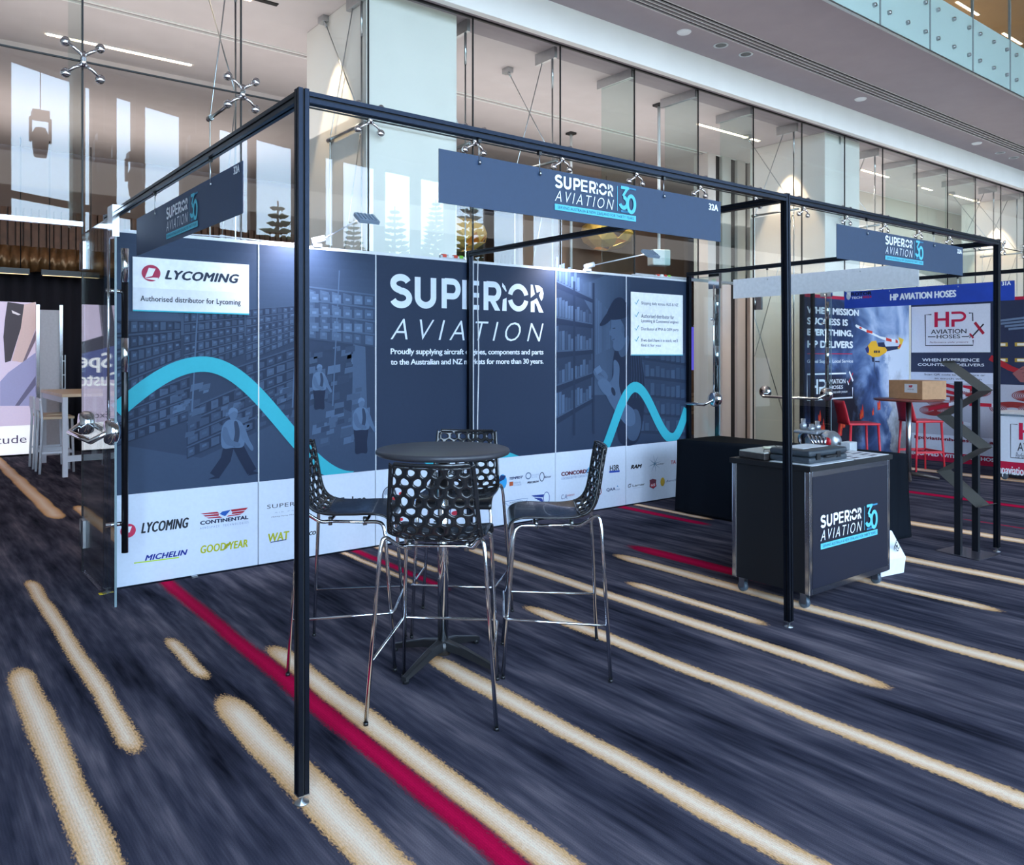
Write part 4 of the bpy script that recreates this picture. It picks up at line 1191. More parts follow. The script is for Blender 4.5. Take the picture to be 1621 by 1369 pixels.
# ---- LED arm lights clipped on top of the wall
def arm_light(label, x, hx, hz, glow):
    t = thing('arm_light', label, 'lamp', (x, YW, 2.47), 'arm lights')
    b = MB(); b.box((x - .035, YW - .03, 2.475), (x + .035, YW + .02, 2.50)); b.build('clamp', WHITE, t)
    b = MB(); b.tube([(x - .05, YW - .02, 2.515), (x + .05, YW - .05, 2.545)], 0.026, 12); b.build('driver', WHITE, t)
    b = MB(); b.tube([(x + .03, YW - .03, 2.53), (hx - .04, YW - .45, hz)], 0.006, 8); b.build('arm', WHITE, t)
    b = MB(); M = Matrix.Translation((hx, YW - .47, hz)) @ Matrix.Rotation(.6, 4, 'X')
    b.obox(M, (.085, .06, .014)); 
    for k in range(5): b.obox(M @ Matrix.Translation((-.06 + .03 * k, 0, .018)), (.004, .05, .006))
    hd = b.build('lamp_head', mat('lamp_grey', (150, 168, 188), 0.4, 0.3), t)
    b = MB(); b.obox(M @ Matrix.Translation((0, 0, -.0155)), (.07, .045, .001)); b.build('led_panel', emit('cool_led', (240, 244, 255), 12), hd)
    spot_light('arm_light_beam', (hx - glow, YW - .30, 2.62), (hx - glow - .02, YW, 2.32), 70, (0.86, 0.86, 1.0), 130, 1.0, 0.03)
arm_light('white arm spotlight clipped on the wall top just right of the front left post', 2.70, 2.90, 2.66, .34)
arm_light('white arm spotlight clipped on the wall top above the man in the cap', 5.66, 6.10, 2.64, .76)
# cables
b = MB()
b.tube([(4.243, YW - .06, 2.50)] + [(4.243 + .006 * math.sin(z * 5), YW - .062, z) for z in [2.45 - .1 * k for k in range(24)]] + [(4.26, YW - .08, .02)], 0.0055, 8)
tag(b.build('power_cable', mat('cable_white', (214, 216, 220), 0.5)), 'white cable running down the middle rear post of the wall', 'cable')
b = MB()
b.tube([(6.3, YW - .02, 2.482), (6.9, YW - .02, 2.485), (7.15, YW - .012, 2.484)], 0.0055, 8)
tag(b.build('power_cable', mat('cable_white', (214, 216, 220), 0.5)), 'white cable lying along the wall top at the right end', 'cable')
b = MB()
b.tube([(7.272, YW - .02, 2.46), (7.274, YW - .022, 1.2), (7.272, YW - .02, .012)], 0.0055, 8)
tag(b.build('power_cable', mat('cable_white', (214, 216, 220), 0.5)), 'white cable hanging down the right end of the wall', 'cable')
b = MB(); b.tube([(1.7, YW - .01, 2.484), (2.0, YW - .02, 2.489), (2.35, YW - .01, 2.484), (2.62, YW - .02, 2.486)], 0.005, 8)
tag(b.build('power_cable', mat('cable_white', (214, 216, 220), 0.5)), 'white cable lying along the wall top at the left', 'cable')
for x, lab in ((4.0, 'small coloured plug strip on the wall top by the middle post'), (6.82, 'small coloured plug strip on the wall top at the right end')):
    t = thing('plug_strip', lab, 'plug strip', (x, YW, 2.478), 'plug strips')
    b = MB(); b.box((x - .13, YW - .015, 2.4785), (x + .13, YW + .015, 2.503)); b.build('strip_body', mat('plug_grey', (190, 196, 200), .5), t)
    for k, c in enumerate(((210, 70, 50), (230, 230, 230), (200, 60, 40), (120, 190, 60))):
        b = MB(); b.box((x - .11 + .06 * k, YW - .018, 2.485), (x - .07 + .06 * k, YW + .012, 2.512)); b.build('plug', mat('plug_%d' % k, c, .5), t)

# ================================================================== FURNITURE
# ---- perforated stools
SHELLM = mat('black_shell_plastic', (24, 26, 30), 0.22, 0, 0.08, 20, 0.5, 0, 0.3)
def spline(pts, n):
    """Catmull-Rom through 2D pts, resampled by arc length"""
    out = []
    P_ = [pts[0]] + pts + [pts[-1]]
    for i in range(1, len(P_) - 2):
        p0, p1, p2, p3 = [Vector(q) for q in P_[i - 1:i + 3]]
        for k in range(16):
            t = k / 16
            out.append(0.5 * (2 * p1 + (p2 - p0) * t + (2 * p0 - 5 * p1 + 4 * p2 - p3) * t * t + (3 * p1 - p0 - 3 * p2 + p3) * t ** 3))
    out.append(Vector(pts[-1]))
    L = [0]
    for a, c in zip(out, out[1:]): L.append(L[-1] + (c - a).length)
    return out, L
SEC, SECL = spline([(0.234, 0.732), (0.232, 0.756), (0.205, 0.776), (0.12, 0.783), (0.02, 0.777), (-0.07, 0.771), (-0.14, 0.778), (-0.19, 0.803), (-0.223, 0.855), (-0.241, 0.93), (-0.255, 1.02), (-0.267, 1.09), (-0.277, 1.14)], 100)
LT = SECL[-1]
def shell_pt(s, t):
    """s in -1..1 across, t metres along the section from the seat front"""
    t = max(0, min(LT - 1e-6, t))
    i = max(k for k in range(len(SECL) - 1) if SECL[k] <= t)
    q = (t - SECL[i]) / max(1e-9, SECL[i + 1] - SECL[i])
    p = SEC[i].lerp(SEC[i + 1], q)
    d = (SEC[min(i + 2, len(SEC) - 1)] - SEC[max(i - 1, 0)]).normalized()
    nrm = Vector((d.y, -d.x))          # towards the sitter
    u = t / LT
    hw = 0.222 if u < 0.45 else 0.222 - 0.032 * ((u - 0.45) / 0.55) ** 1.2
    k = (0.014 + 0.020 * min(1, max(0, (u - 0.25) / 0.3))) * min(1, u / 0.12)
    off = (abs(s) ** 2.4) * k
    return (s * hw, p.x + nrm.x * off, p.y + nrm.y * off)
def stool_shell():
    vs, fs = [], []
    def q(s, t): vs.append(shell_pt(s, t)); return len(vs) - 1
    T0, T1, SM = 0.40, LT - 0.022, 0.895
    # solid seat
    NS, NT = 16, 18
    g = [[q(-1 + 2 * i / NS, T0 * j / NT) for i in range(NS + 1)] for j in range(NT + 1)]
    for j in range(NT):
        for i in range(NS): fs.append((g[j][i], g[j][i + 1], g[j + 1][i + 1], g[j + 1][i]))
    # rim of the back
    NR = 24
    for sgn in (-1, 1):
        a = [(q(sgn, T0 + (LT - T0) * j / NR), q(sgn * SM, min(T1, T0 + (LT - T0) * j / NR))) for j in range(NR + 1)]
        for j in range(NR): fs.append((a[j][0], a[j][1], a[j + 1][1], a[j + 1][0]))
    a = [(q(-SM + 2 * SM * i / 16, T1), q(-SM + 2 * SM * i / 16, LT)) for i in range(17)]
    for i in range(16): fs.append((a[i][0], a[i + 1][0], a[i + 1][1], a[i][1]))
    # perforated web : trefoil-like cells of three holes round solid nodes
    R = random.Random(5)
    NXC, NYC = 6, 9
    w, hgt = 2 * SM / NXC, (T1 - T0) / NYC
    def clampq(p): return (max(-SM, min(SM, p[0])), max(T0, min(T1, p[1])))
    for r in range(-1, NYC + 1):
        for c in range(-1, NXC + 1):
            cx = -SM + (c + 0.5 + (0.5 if r % 2 else 0)) * w; cy = T0 + (r + 0.5) * hgt
            corners = [(cx, cy + hgt * 0.66), (cx + w * .5, cy + hgt * .33), (cx + w * .5, cy - hgt * .33), (cx, cy - hgt * .66), (cx - w * .5, cy - hgt * .33), (cx - w * .5, cy + hgt * .33)]
            if max(p[0] for p in corners) <= -SM or min(p[0] for p in corners) >= SM or max(p[1] for p in corners) <= T0 or min(p[1] for p in corners) >= T1: continue
            out = []
            for k in range(6):
                p, n_ = corners[k], corners[(k + 1) % 6]
                for m_ in range(3): out.append(clampq((p[0] + (n_[0] - p[0]) * m_ / 3, p[1] + (n_[1] - p[1]) * m_ / 3)))
            ctr = (sum(p[0] for p in out) / 18, sum(p[1] for p in out) / 18)
            ew = max(p[0] for p in out) - min(p[0] for p in out); eh = max(p[1] for p in out) - min(p[1] for p in out)
            if ew < w * .42 or eh < hgt * .5:
                ids = [q(*p) for p in out]; ci = q(*ctr)
                for k in range(18): fs.append((ids[k], ids[(k + 1) % 18], ci))
                continue
            jx, jy = R.uniform(.58, .70), R.uniform(.60, .74)
            ph = R.uniform(0, 6.28)
            inn = []
            for p in out:
                dx, dy = (p[0] - ctr[0]) / (ew / 2), (p[1] - ctr[1]) / (eh / 2)
                l = math.hypot(dx, dy) or 1
                an = math.atan2(dy, dx)
                rr = 1.0 + 0.10 * math.cos(2 * an + ph) + 0.09 * math.cos(3 * an + ph * 1.7)
                inn.append((ctr[0] + dx / l * ew / 2 * jx * rr * .86, ctr[1] + dy / l * eh / 2 * jy * .86 * rr))
            io, ii = [q(*p) for p in out], [q(*p) for p in inn]
            for k in range(18): fs.append((io[k], io[(k + 1) % 18], ii[(k + 1) % 18], ii[k]))
    me = bpy.data.meshes.new('perforated_shell')
    me.from_pydata(vs, [], fs)
    bm = bmesh.new(); bm.from_mesh(me)
    bmesh.ops.remove_doubles(bm, verts=bm.verts, dist=0.0009)
    bmesh.ops.dissolve_degenerate(bm, edges=bm.edges, dist=0.0004)
    bmesh.ops.recalc_face_normals(bm, faces=bm.faces)
    for f in bm.faces: f.smooth = True
    bm.to_mesh(me); bm.free()
    me.materials.append(SHELLM)
    return me
def make_stool():
    t = thing('bar_stool', '', 'bar stool')
    o = bpy.data.objects.new('perforated_shell', stool_shell()); link(o, t)
    m = o.modifiers.new('thickness', 'SOLIDIFY'); m.thickness = 0.013; m.offset = 0
    m = o.modifiers.new('smooth', 'SUBSURF'); m.levels = 1; m.render_levels = 1
    r = 0.0095
    def arc(pts, n=6):
        out = []
        P_ = [pts[0]] + pts + [pts[-1]]
        for i in range(1, len(P_) - 2):
            p0, p1, p2, p3 = [Vector(q) for q in P_[i - 1:i + 3]]
            for k in range(n):
                t_ = k / n
                out.append(0.5 * (2 * p1 + (p2 - p0) * t_ + (2 * p0 - 5 * p1 + 4 * p2 - p3) * t_ ** 2 + (3 * p1 - p0 - 3 * p2 + p3) * t_ ** 3))
        out.append(Vector(pts[-1])); return out
    for s in (-1, 1):
        b = MB(); b.tube(arc([(s * .165, 0.10, .745), (s * .185, 0.17, .748), (s * .205, .200, .735), (s * .212, .212, .69)]) + [Vector((s * .235, .265, .012))], r, 10); b.tube([(s * .235, .265, 0), (s * .235, .265, .014)], .011, 10, 1); b.build('leg', [CHROME, BLACKPL], t, world=False)
        b = MB(); b.tube(arc([(s * .14, -.09, .742), (s * .17, -.13, .750), (s * .205, -.19, .795), (s * .222, -.215, .795), (s * .232, -.226, .74)]) + [Vector((s * .285, -.265, .012))], r, 10); b.tube([(s * .285, -.265, 0), (s * .285, -.265, .014)], .011, 10, 1); b.build('leg', [CHROME, BLACKPL], t, world=False)
    fz, rz = .30, .27
    def legx(front, z): 
        k = z / (.69 if front else .74)
        return (.235 + (.212 - .235) * k, .265 + (.212 - .265) * k) if front else (.285 + (.232 - .285) * k, -.265 + (-.226 + .265) * k)
    fx, fy = legx(True, fz); bx, by = legx(False, rz)
    b = MB(); b.tube([(-bx, by, rz), (-fx - .012, fy + .006, fz - .005), (-fx + .008, fy + .018, fz), (fx - .008, fy + .018, fz), (fx + .012, fy + .006, fz - .005), (bx, by, rz)], .0065, 8); b.build('foot_rail', CHROME, t, world=False)
    b = MB()
    for y in (.10, -.09): b.tube([(-.165 if y > 0 else -.14, y, .744), (.165 if y > 0 else .14, y, .744)], .008, 8)
    for s in (-1, 1): b.tube([(s * .165, .10, .744), (s * .14, -.09, .744)], .008, 8)
    b.build('seat_frame', CHROME, t, world=False)
    for sx in (-1, 1):
        for y in (.095, -.085):
            b = MB(); b.tube([(sx * .13, y, .722), (sx * .13, y, .765)], .011, 8); b.build('fixing_bolt', STEEL, t, world=False)
    return t
stool = make_stool()
STOOLS = [((2.025, 3.130), 47.3, 'black perforated bar stool with its back to the camera, in front of the table'),
          ((2.763, 3.190), 142.9, 'black perforated bar stool seen from the side, right of the round table'),
          ((1.965, 3.925), -37.0, 'black perforated bar stool partly behind the front left post'),
          ((2.700, 3.965), 226.0, 'black perforated bar stool behind the round table, facing the camera')]
for i, ((x, y), a, lab) in enumerate(STOOLS):
    rz = math.radians(a) - PI / 2
    if i == 0:
        stool.location = (x, y, 0); stool.rotation_euler = (0, 0, rz); stool['label'] = lab; stool['group'] = 'perforated bar stools'
    else: copy_thing(stool, (x, y, 0), rz, lab, 'perforated bar stools')

# ---- round bar table
TBX, TBY, TBZ = 2.295, 3.53, 1.12
t = thing('bar_table', 'round black bar table on a chrome column in the middle of the booth', 'table', (TBX, TBY, 0))
b = MB(); b.lathe([(0, TBZ - .032), (.335, TBZ - .032), (.347, TBZ - .026), (.35, TBZ - .018), (.35, TBZ - .012), (.346, TBZ - .003), (.338, TBZ), (0, TBZ)], (TBX, TBY, 0), 72); b.build('table_top', mat('table_laminate', (60, 60, 66), 0.38, 0, .05, 80), t)
b = MB(); b.tube([(TBX, TBY, .06), (TBX, TBY, TBZ - .03)], .028, 24); b.build('column', CHROME, t)
b = MB(); b.lathe([(.0, TBZ - .05), (.09, TBZ - .045), (.10, TBZ - .033), (0, TBZ - .033)], (TBX, TBY, 0), 24); b.build('top_plate', BLACKPL, t)
b = MB(); b.lathe([(0, .045), (.04, .045), (.048, .07), (.044, .105), (.03, .12), (0, .12)], (TBX, TBY, 0), 24); b.build('hub', BLACKPL, t)
for k in range(4):
    a = math.radians(22 + 90 * k)
    d = Vector((math.cos(a), math.sin(a), 0)); c = Vector((TBX, TBY, 0))
    b = MB(); 
    secs = [(.02, .115, .060, .040), (.12, .098, .050, .034), (.24, .062, .040, .026), (.335, .032, .034, .016)]
    pr = []
    q_ = Vector((-d.y, d.x, 0))
    for rr, z, wv, hh in secs:
        o_ = c + d * rr
        pr.append([o_ + q_ * wv / 2 * sx + Vector((0, 0, z + hz)) for sx, hz in ((-1, -hh), (1, -hh), (.8, 0), (.5, .004), (-.5, .004), (-.8, 0))])
    vs = [v for r_ in pr for v in r_]; fs = []
    for i in range(3):
        for m_ in range(6): fs.append((i * 6 + m_, i * 6 + (m_ + 1) % 6, (i + 1) * 6 + (m_ + 1) % 6, (i + 1) * 6 + m_))
    fs += [(5, 4, 3, 2, 1, 0), tuple(range(18, 24))]
    b.add(vs, fs, 0, False)
    e = c + d * .318; b.lathe([(0, 0), (.016, 0), (.016, .022), (0, .022)], (e.x, e.y, 0), 12)
    b.build('base_leg', mat('base_black', (30, 31, 34), 0.35, .2), t)

# ---- counter on castors
cx0, cx1, cy0, cy1 = 4.545, 5.56, 2.80, 3.385
t = thing('counter', 'black display counter on castors with the cyan and white badge on its front', 'counter', (cx0, cy0, 0))
CB = mat('counter_black', (9, 11, 17), 0.5, 0, .05)
b = MB(); b.box((cx0 + .005, cy0 + .005, .105), (cx1 - .005, cy1 - .005, .878)); b.build('cabinet_body', CB, t)
b = MB(); b.box((cx0 - .012, cy0 - .012, .878), (cx1 + .012, cy1 + .012, .912)); bevel(b.build('counter_top', CB, t), .003)
ALU = mat('polished_aluminium', (210, 214, 220), 0.18, 1.0, .03)
for x in (cx0, cx1):
    for y in (cy0, cy1):
        b = MB(); sx, sy = (1 if x == cx0 else -1), (1 if y == cy0 else -1)
        b.box((x, y, .10), (x + sx * .036, y + sy * .036, .878)); bevel(b.build('corner_post', ALU, t), .006)
for z in (.10, .842):
    b = MB(); b.box((cx0 + .036, cy0, z), (cx1 - .036, cy0 + .02, z + .036)); b.build('front_rail', ALU, t)
b = MB(); b.box((cx0 + .037, cy0 + .0005, .137), (cx1 - .037, cy0 + .006, .841)); fp = b.build('front_panel', mat('panel_navy', (13, 17, 36), .45, 0, .04), t)
P = Print(Plane('Y', cy0 - .0005)); badge(P, 4.665, 0.375, 0.71, C(20, 36, 60)); P.build('printed_badge', fp)
for x in (cx0 + .06, cx1 - .06):
    for y in (cy0 + .06, cy1 - .06):
        cst = MB(); cst.box((x - .03, y - .03, .096), (x + .03, y + .03, .104)); cst.box((x - .022, y - .012, .03), (x - .019, y + .03, .098)); cst.box((x + .019, y - .012, .03), (x + .022, y + .03, .098)); f_ = cst.build('castor_fork', STEEL, t)
        b = MB(); b.lathe([(0, -.016), (.026, -.016), (.035, -.012), (.035, .012), (.026, .016), (0, .016)], (x, y + .012, .035), 20, axis='X'); b.build('castor_wheel', mat('castor_grey', (70, 84, 96), .4), f_)

# leaflets, case and wrapped board on the counter
b = MB(); b.box((4.56, 2.792, .9125), (5.06, 3.10, .915)); tag(b.build('paper_sheet', WHITE), 'white sheet lying under the black case on the counter', 'paper', 'papers on the counter')
def leaflet(x0, y0, w, d, z, lab, a=0):
    t = thing('leaflet', lab, 'leaflet', (x0, y0, z), 'papers on the counter')
    b = MB(); b.box((x0, y0, z), (x0 + w, y0 + d, z + .002)); o = b.build('sheet', mat('paper_white', (232, 232, 236), .6), t)
    b = MB()
    for k in range(4): b.box((x0 + .03, y0 + .03 + k * d * .22, z + .002), (x0 + w * (.55 + .1 * (k % 3)), y0 + .03 + k * d * .22 + d * .10, z + .0024))
    b.build('printed_lines', mat('ink_grey', (96, 92, 104), .6), t)
leaflet(5.10, 2.80, .21, .29, .9125, 'printed leaflet on the counter just right of the black case')
leaflet(5.33, 2.80, .21, .29, .9125, 'printed leaflet at the right end of the counter')
leaflet(5.15, 3.10, .29, .21, .9155, 'printed leaflet lying askew behind the front leaflets')
CASE = mat('case_charcoal', (50, 58, 66), .45, 0, .06, 60)
t = thing('tool_case', 'dark grey plastic carry case lying on the counter', 'case', (4.60, 2.83, .915))
b = MB(); b.box((4.60, 2.83, .9155), (5.05, 3.13, .957)); bevel(b.build('case_base', CASE, t), .016, 3)
b = MB(); b.box((4.60, 2.83, .960), (5.05, 3.13, 1.000)); bevel(b.build('case_lid', CASE, t), .016, 3)
for x in (4.69, 4.93):
    b = MB(); b.box((x - .022, 2.822, .94), (x + .022, 2.834, .98)); bevel(b.build('latch', BLACKPL, t), .003)
b = MB(); b.tube([(4.755, 2.826, .958), (4.762, 2.805, .958), (4.86, 2.805, .958), (4.867, 2.826, .958)], .008, 8); b.build('handle', BLACKPL, t)
b = MB(); b.box((4.68, 2.93, 1.0005), (4.98, 3.09, 1.002)); tag(b.build('paper_sheet', WHITE), 'white paper lying on the closed grey case', 'paper', 'papers on the counter')
t = thing('wrapped_tray', 'flat tray with a pale sheet top on the left end of the counter', 'tray', (4.57, 3.02, .912))
poly = [(4.562, 3.14), (4.59, 3.36), (4.72, 3.372), (5.02, 3.372), (5.05, 3.16), (4.60, 3.135)]
b = MB(); b.prism(poly, lambda u, v: (u, v, .913), lambda u, v: (u, v, .957)); bevel(b.build('tray_body', mat('tray_dark', (60, 54, 52), .3, .3, .3, 40), t), .006)
b = MB(); b.prism([(u * .98 + 4.8 * .02, v * .97 + 3.26 * .03) for u, v in poly], lambda u, v: (u, v, .957), lambda u, v: (u, v, .963)); b.build('pale_sheet', mat('sheet_grey', (196, 198, 192), .4, 0, .05), t)
b = MB(); b.tube([(4.60, 3.17, .966), (4.72, 3.25, .966), (4.86, 3.21, .966), (4.98, 3.34, .966)], .0025, 6); b.build('cord', BLACKPL, t)
b = MB(); b.lathe([(0, 0), (.028, 0), (.034, .008), (.026, .014), (0, .014)], (4.80, 3.28, .963), 16); b.build('toggle', mat('toggle_cream', (220, 216, 190), .5), t)

# ---- cloth covered table
tx0, tx1, ty0, ty1, tz = 6.42, 7.10, 3.42, 5.46, .742
t = thing('covered_table', 'long table under a black floor-length cloth beside the display wall', 'table', (tx0, ty0, 0))
b = MB(); b.box((tx0 + .03, ty0 + .03, .70), (tx1 - .03, ty1 - .03, .732)); b.build('table_top', mat('table_grey', (120, 120, 120), .6), t)
for x in (tx0 + .1, tx1 - .1):
    for y in (ty0 + .25, ty1 - .25):
        b = MB(); b.tube([(x, y, 0), (x, y, .70)], .016, 10); b.build('leg', STEEL, t)
# skirt
per = []
NX_, NY_ = 16, 40
cr = .03
def rr(x0, y0, x1, y1):
    out = []
    for i in range(NX_): out.append((x0 + (x1 - x0) * i / NX_, y0, 0, -1))
    for i in range(NY_): out.append((x1, y0 + (y1 - y0) * i / NY_, 1, 0))
    for i in range(NX_): out.append((x1 - (x1 - x0) * i / NX_, y1, 0, 1))
    for i in range(NY_): out.append((x0, y1 - (y1 - y0) * i / NY_, -1, 0))
    return out
ring0 = rr(tx0, ty0, tx1, ty1); n0 = len(ring0)
R = random.Random(11)
ph = [R.uniform(0, 6.28) for _ in range(4)]
vs, fs = [], []
ZS = [0, .03, .10, .2, .32, .44, .55, .64, .70, .733]
for j, dz in enumerate(ZS):
    k = dz / .733
    for i, (x, y, nx, ny) in enumerate(ring0):
        dc = min(math.hypot(x - a_, y - b_) for a_ in (tx0, tx1) for b_ in (ty0, ty1))
        corner = max(0, 1 - dc / .33)
        fold = math.sin(i * .55 + ph[0]) * .5 + math.sin(i * 1.13 + ph[1]) * .5
        o_ = k * (.006 + .022 * fold * (.45 + corner)) + corner * corner * k ** 1.4 * .035
        cxm, cym = (x - (tx0 + tx1) / 2), (y - (ty0 + ty1) / 2)
        ux, uy = nx, ny
        if corner > 0:
            q_ = Vector((nx + corner * .9 * (1 if cxm > 0 else -1) * (nx == 0), ny + corner * .9 * (1 if cym > 0 else -1) * (ny == 0))).normalized(); ux, uy = q_.x, q_.y
        zz = tz - dz
        if dz == ZS[-1]: zz = .009 + .012 * max(0, fold) * (1 - corner)
        vs.append((x + ux * o_, y + uy * o_, zz))
for j in range(len(ZS) - 1):
    for i in range(n0): fs.append((j * n0 + i, j * n0 + (i + 1) % n0, (j + 1) * n0 + (i + 1) % n0, (j + 1) * n0 + i))
fs.append(tuple(range(n0)))
b = MB(); b.add(vs, fs, 0, True)
clo = b.build('tablecloth', mat('cloth_black', (17, 22, 30), .9, 0, .14, 300, .1, .15))
clo.modifiers.new('thickness', 'SOLIDIFY').thickness = .002
tag(clo, 'black cloth draped to the floor over the long table', 'tablecloth')

# engine part on the covered table
ex, ey, ez = 6.70, 4.06, .7465
t = thing('engine_unit', 'silver aircraft engine accessory standing on the black cloth', 'engine', (ex, ey, ez))
AL = mat('cast_aluminium', (176, 182, 190), .35, .8, .12, 40)
b = MB(); b.lathe([(0, 0), (.10, 0), (.11, .02), (.095, .05), (.10, .10), (.075, .14), (0, .15)], (ex, ey, ez), 20); b.build('housing', AL, t)
b = MB(); b.lathe([(0, -.05), (.085, -.05), (.095, -.02), (.095, .03), (.07, .05), (0, .055)], (ex - .02, ey - .15, ez + .09), 20, axis='X'); b.build('flange', AL, t)
b = MB(); b.lathe([(0, -.058), (.04, -.058), (.04, -.05), (0, -.05)], (ex - .02, ey - .15, ez + .09), 20, axis='X'); b.build('red_cap', mat('cap_red', (190, 30, 40), .4), t, label='red cap on the flange')
b = MB(); b.box((ex - .12, ey - .08, ez + .15), (ex + .10, ey + .16, ez + .18)); bevel(b.build('top_plate', AL, t), .01)
for dx, dy, hh in ((-.05, .10, .10), (.05, .02, .08), (-.08, .0, .06)):
    b = MB(); b.lathe([(0, 0), (.03, 0), (.032, hh * .5), (.02, hh * .6), (.022, hh), (0, hh)], (ex + dx, ey + dy, ez + .18), 14); b.build('fitting', AL, t)
for k in range(5):
    b = MB(); a = k * .8; b.tube([(ex - .06, ey + .05 - .03 * k, ez + .16 - .01 * k), (ex - .15, ey - .02 - .04 * k, ez + .13), (ex - .13, ey - .08 - .02 * k, ez + .03)], .011, 8); b.build('pipe', CHROME, t)
b = MB(); b.box((ex - .06, ey - .36, ez + .0), (ex + .06, ey - .27, ez + .10)); b.box((ex - .05, ey - .28, ez + .02), (ex + .05, ey - .16, ez + .07)); bevel(b.build('bracket_block', mat('cast_white', (206, 212, 218), .4, .3, .05), t), .006)
b = MB(); b.lathe([(.07, -.012), (.09, -.012), (.09, .012), (.07, .012), (.07, -.012)], (ex - .05, ey + .06, ez + .09), 20, axis='X'); b.build('ring_gear', CHROME, t)

# white carry bag behind the counter
t = thing('carry_bag', 'white paper carry bag standing on the carpet behind the counter', 'bag', (5.72, 2.95, 0))
BAG = mat('bag_white', (216, 222, 226), .6, 0, .04, 20)
b = MB()
lo = [(5.60, 2.93), (5.92, 2.88), (5.95, 2.99), (5.63, 3.04)]; hi = [(5.63, 2.975), (5.86, 2.94), (5.865, 2.955), (5.635, 2.99)]; mid = [(5.59, 2.92), (5.93, 2.87), (5.955, 3.0), (5.62, 3.05)]
vs = [(x, y, 0.004) for x, y in lo] + [(x, y, .12) for x, y in mid] + [(x, y, .36 - .05 * (i in (1, 2))) for i, (x, y) in enumerate(hi)]
b.add(vs, [(3, 2, 1, 0), (8, 9, 10, 11)] + [(j * 4 + i, j * 4 + (i + 1) % 4, j * 4 + 4 + (i + 1) % 4, j * 4 + 4 + i) for j in range(2) for i in range(4)]); b.build('bag_body', BAG, t)
P = Print(Plane('Y', 2.885))
for k in range(5): P.ring(5.80 + .012 * k, .20 + .016 * (k % 3), .022, .028, .008, C(30, 32, 36), 1, 40 * k, 40 * k + 200, 12)
P.build('printed_scribble', t)
for y in (2.95, 2.985):
    b = MB(); b.tube([(5.68, y, .335), (5.69, y, .40), (5.76, y, .42), (5.80, y - .01, .38), (5.81, y - .01, .32)], .004, 6); b.build('handle', BAG, t)

# ---- zigzag brochure stand
t = thing('brochure_stand', 'black zigzag brochure stand on a flat base beside the right post', 'brochure stand', (6.93, 2.85, 0))
STB = mat('stand_black', (24, 27, 34), .4, .4, .08, 60)
base = [fl(1481, 872), fl(1550, 888.5), fl(1584, 879), fl(1515, 864)]
b = MB(); b.prism(base, lambda u, v: (u, v, .002), lambda u, v: (u, v, .007)); b.build('base_plate', mat('base_plate_grey', (84, 80, 90), .35, .6, .05), t)
pa, pb = fl(1517, 879), fl(1545, 873.5)
dv = Vector((pb[0] - pa[0], pb[1] - pa[1])).normalized(); nv = Vector((-dv.y, dv.x))
for i, (p, zt) in enumerate(((pa, 1.40), (pb, 1.36))):
    b = MB(); M = Matrix.Translation((p[0], p[1], (zt + .007) / 2)) @ Matrix.Rotation(math.atan2(dv.y, dv.x), 4, 'Z'); b.obox(M, (.015, .026, (zt - .007) / 2)); b.build('upright', STB, t)
cxm, cym = (pa[0] + pb[0]) / 2, (pa[1] + pb[1]) / 2
zig = [(-.12, 1.565), (-.17, 1.555), (.15, 1.33), (-.20, 1.11), (.15, .875), (-.20, .65), (.13, .405), (.18, .43)]
SHT = mat('stand_sheet', (82, 80, 76), .35, .3, .06, 60)
if nv.y > 0: nv = -nv
HW_ = Vector((pb[0] - pa[0], pb[1] - pa[1])).length / 2 - .022
for i in range(len(zig) - 1):
    (u0, z0), (u1, z1) = zig[i], zig[i + 1]
    w_ = HW_
    q0, q1 = Vector((cxm, cym)) + nv * u0, Vector((cxm, cym)) + nv * u1
    d2 = Vector((u1 - u0, z1 - z0)).normalized(); pn = Vector((-d2.y, d2.x)) * .0012
    vs = []
    for sgn in (1, -1):
        for qq, z in ((q0, z0), (q1, z1)):
            for sd in (-1, 1):
                p_ = qq + dv * sd * w_ + nv * pn.x * sgn; vs.append((p_.x, p_.y, z + pn.y * sgn))
    b = MB(); b.add(vs, [(0, 1, 3, 2), (4, 6, 7, 5), (0, 4, 5, 1), (2, 3, 7, 6), (0, 2, 6, 4), (1, 5, 7, 3)]); b.build('brochure_shelf', SHT, t)

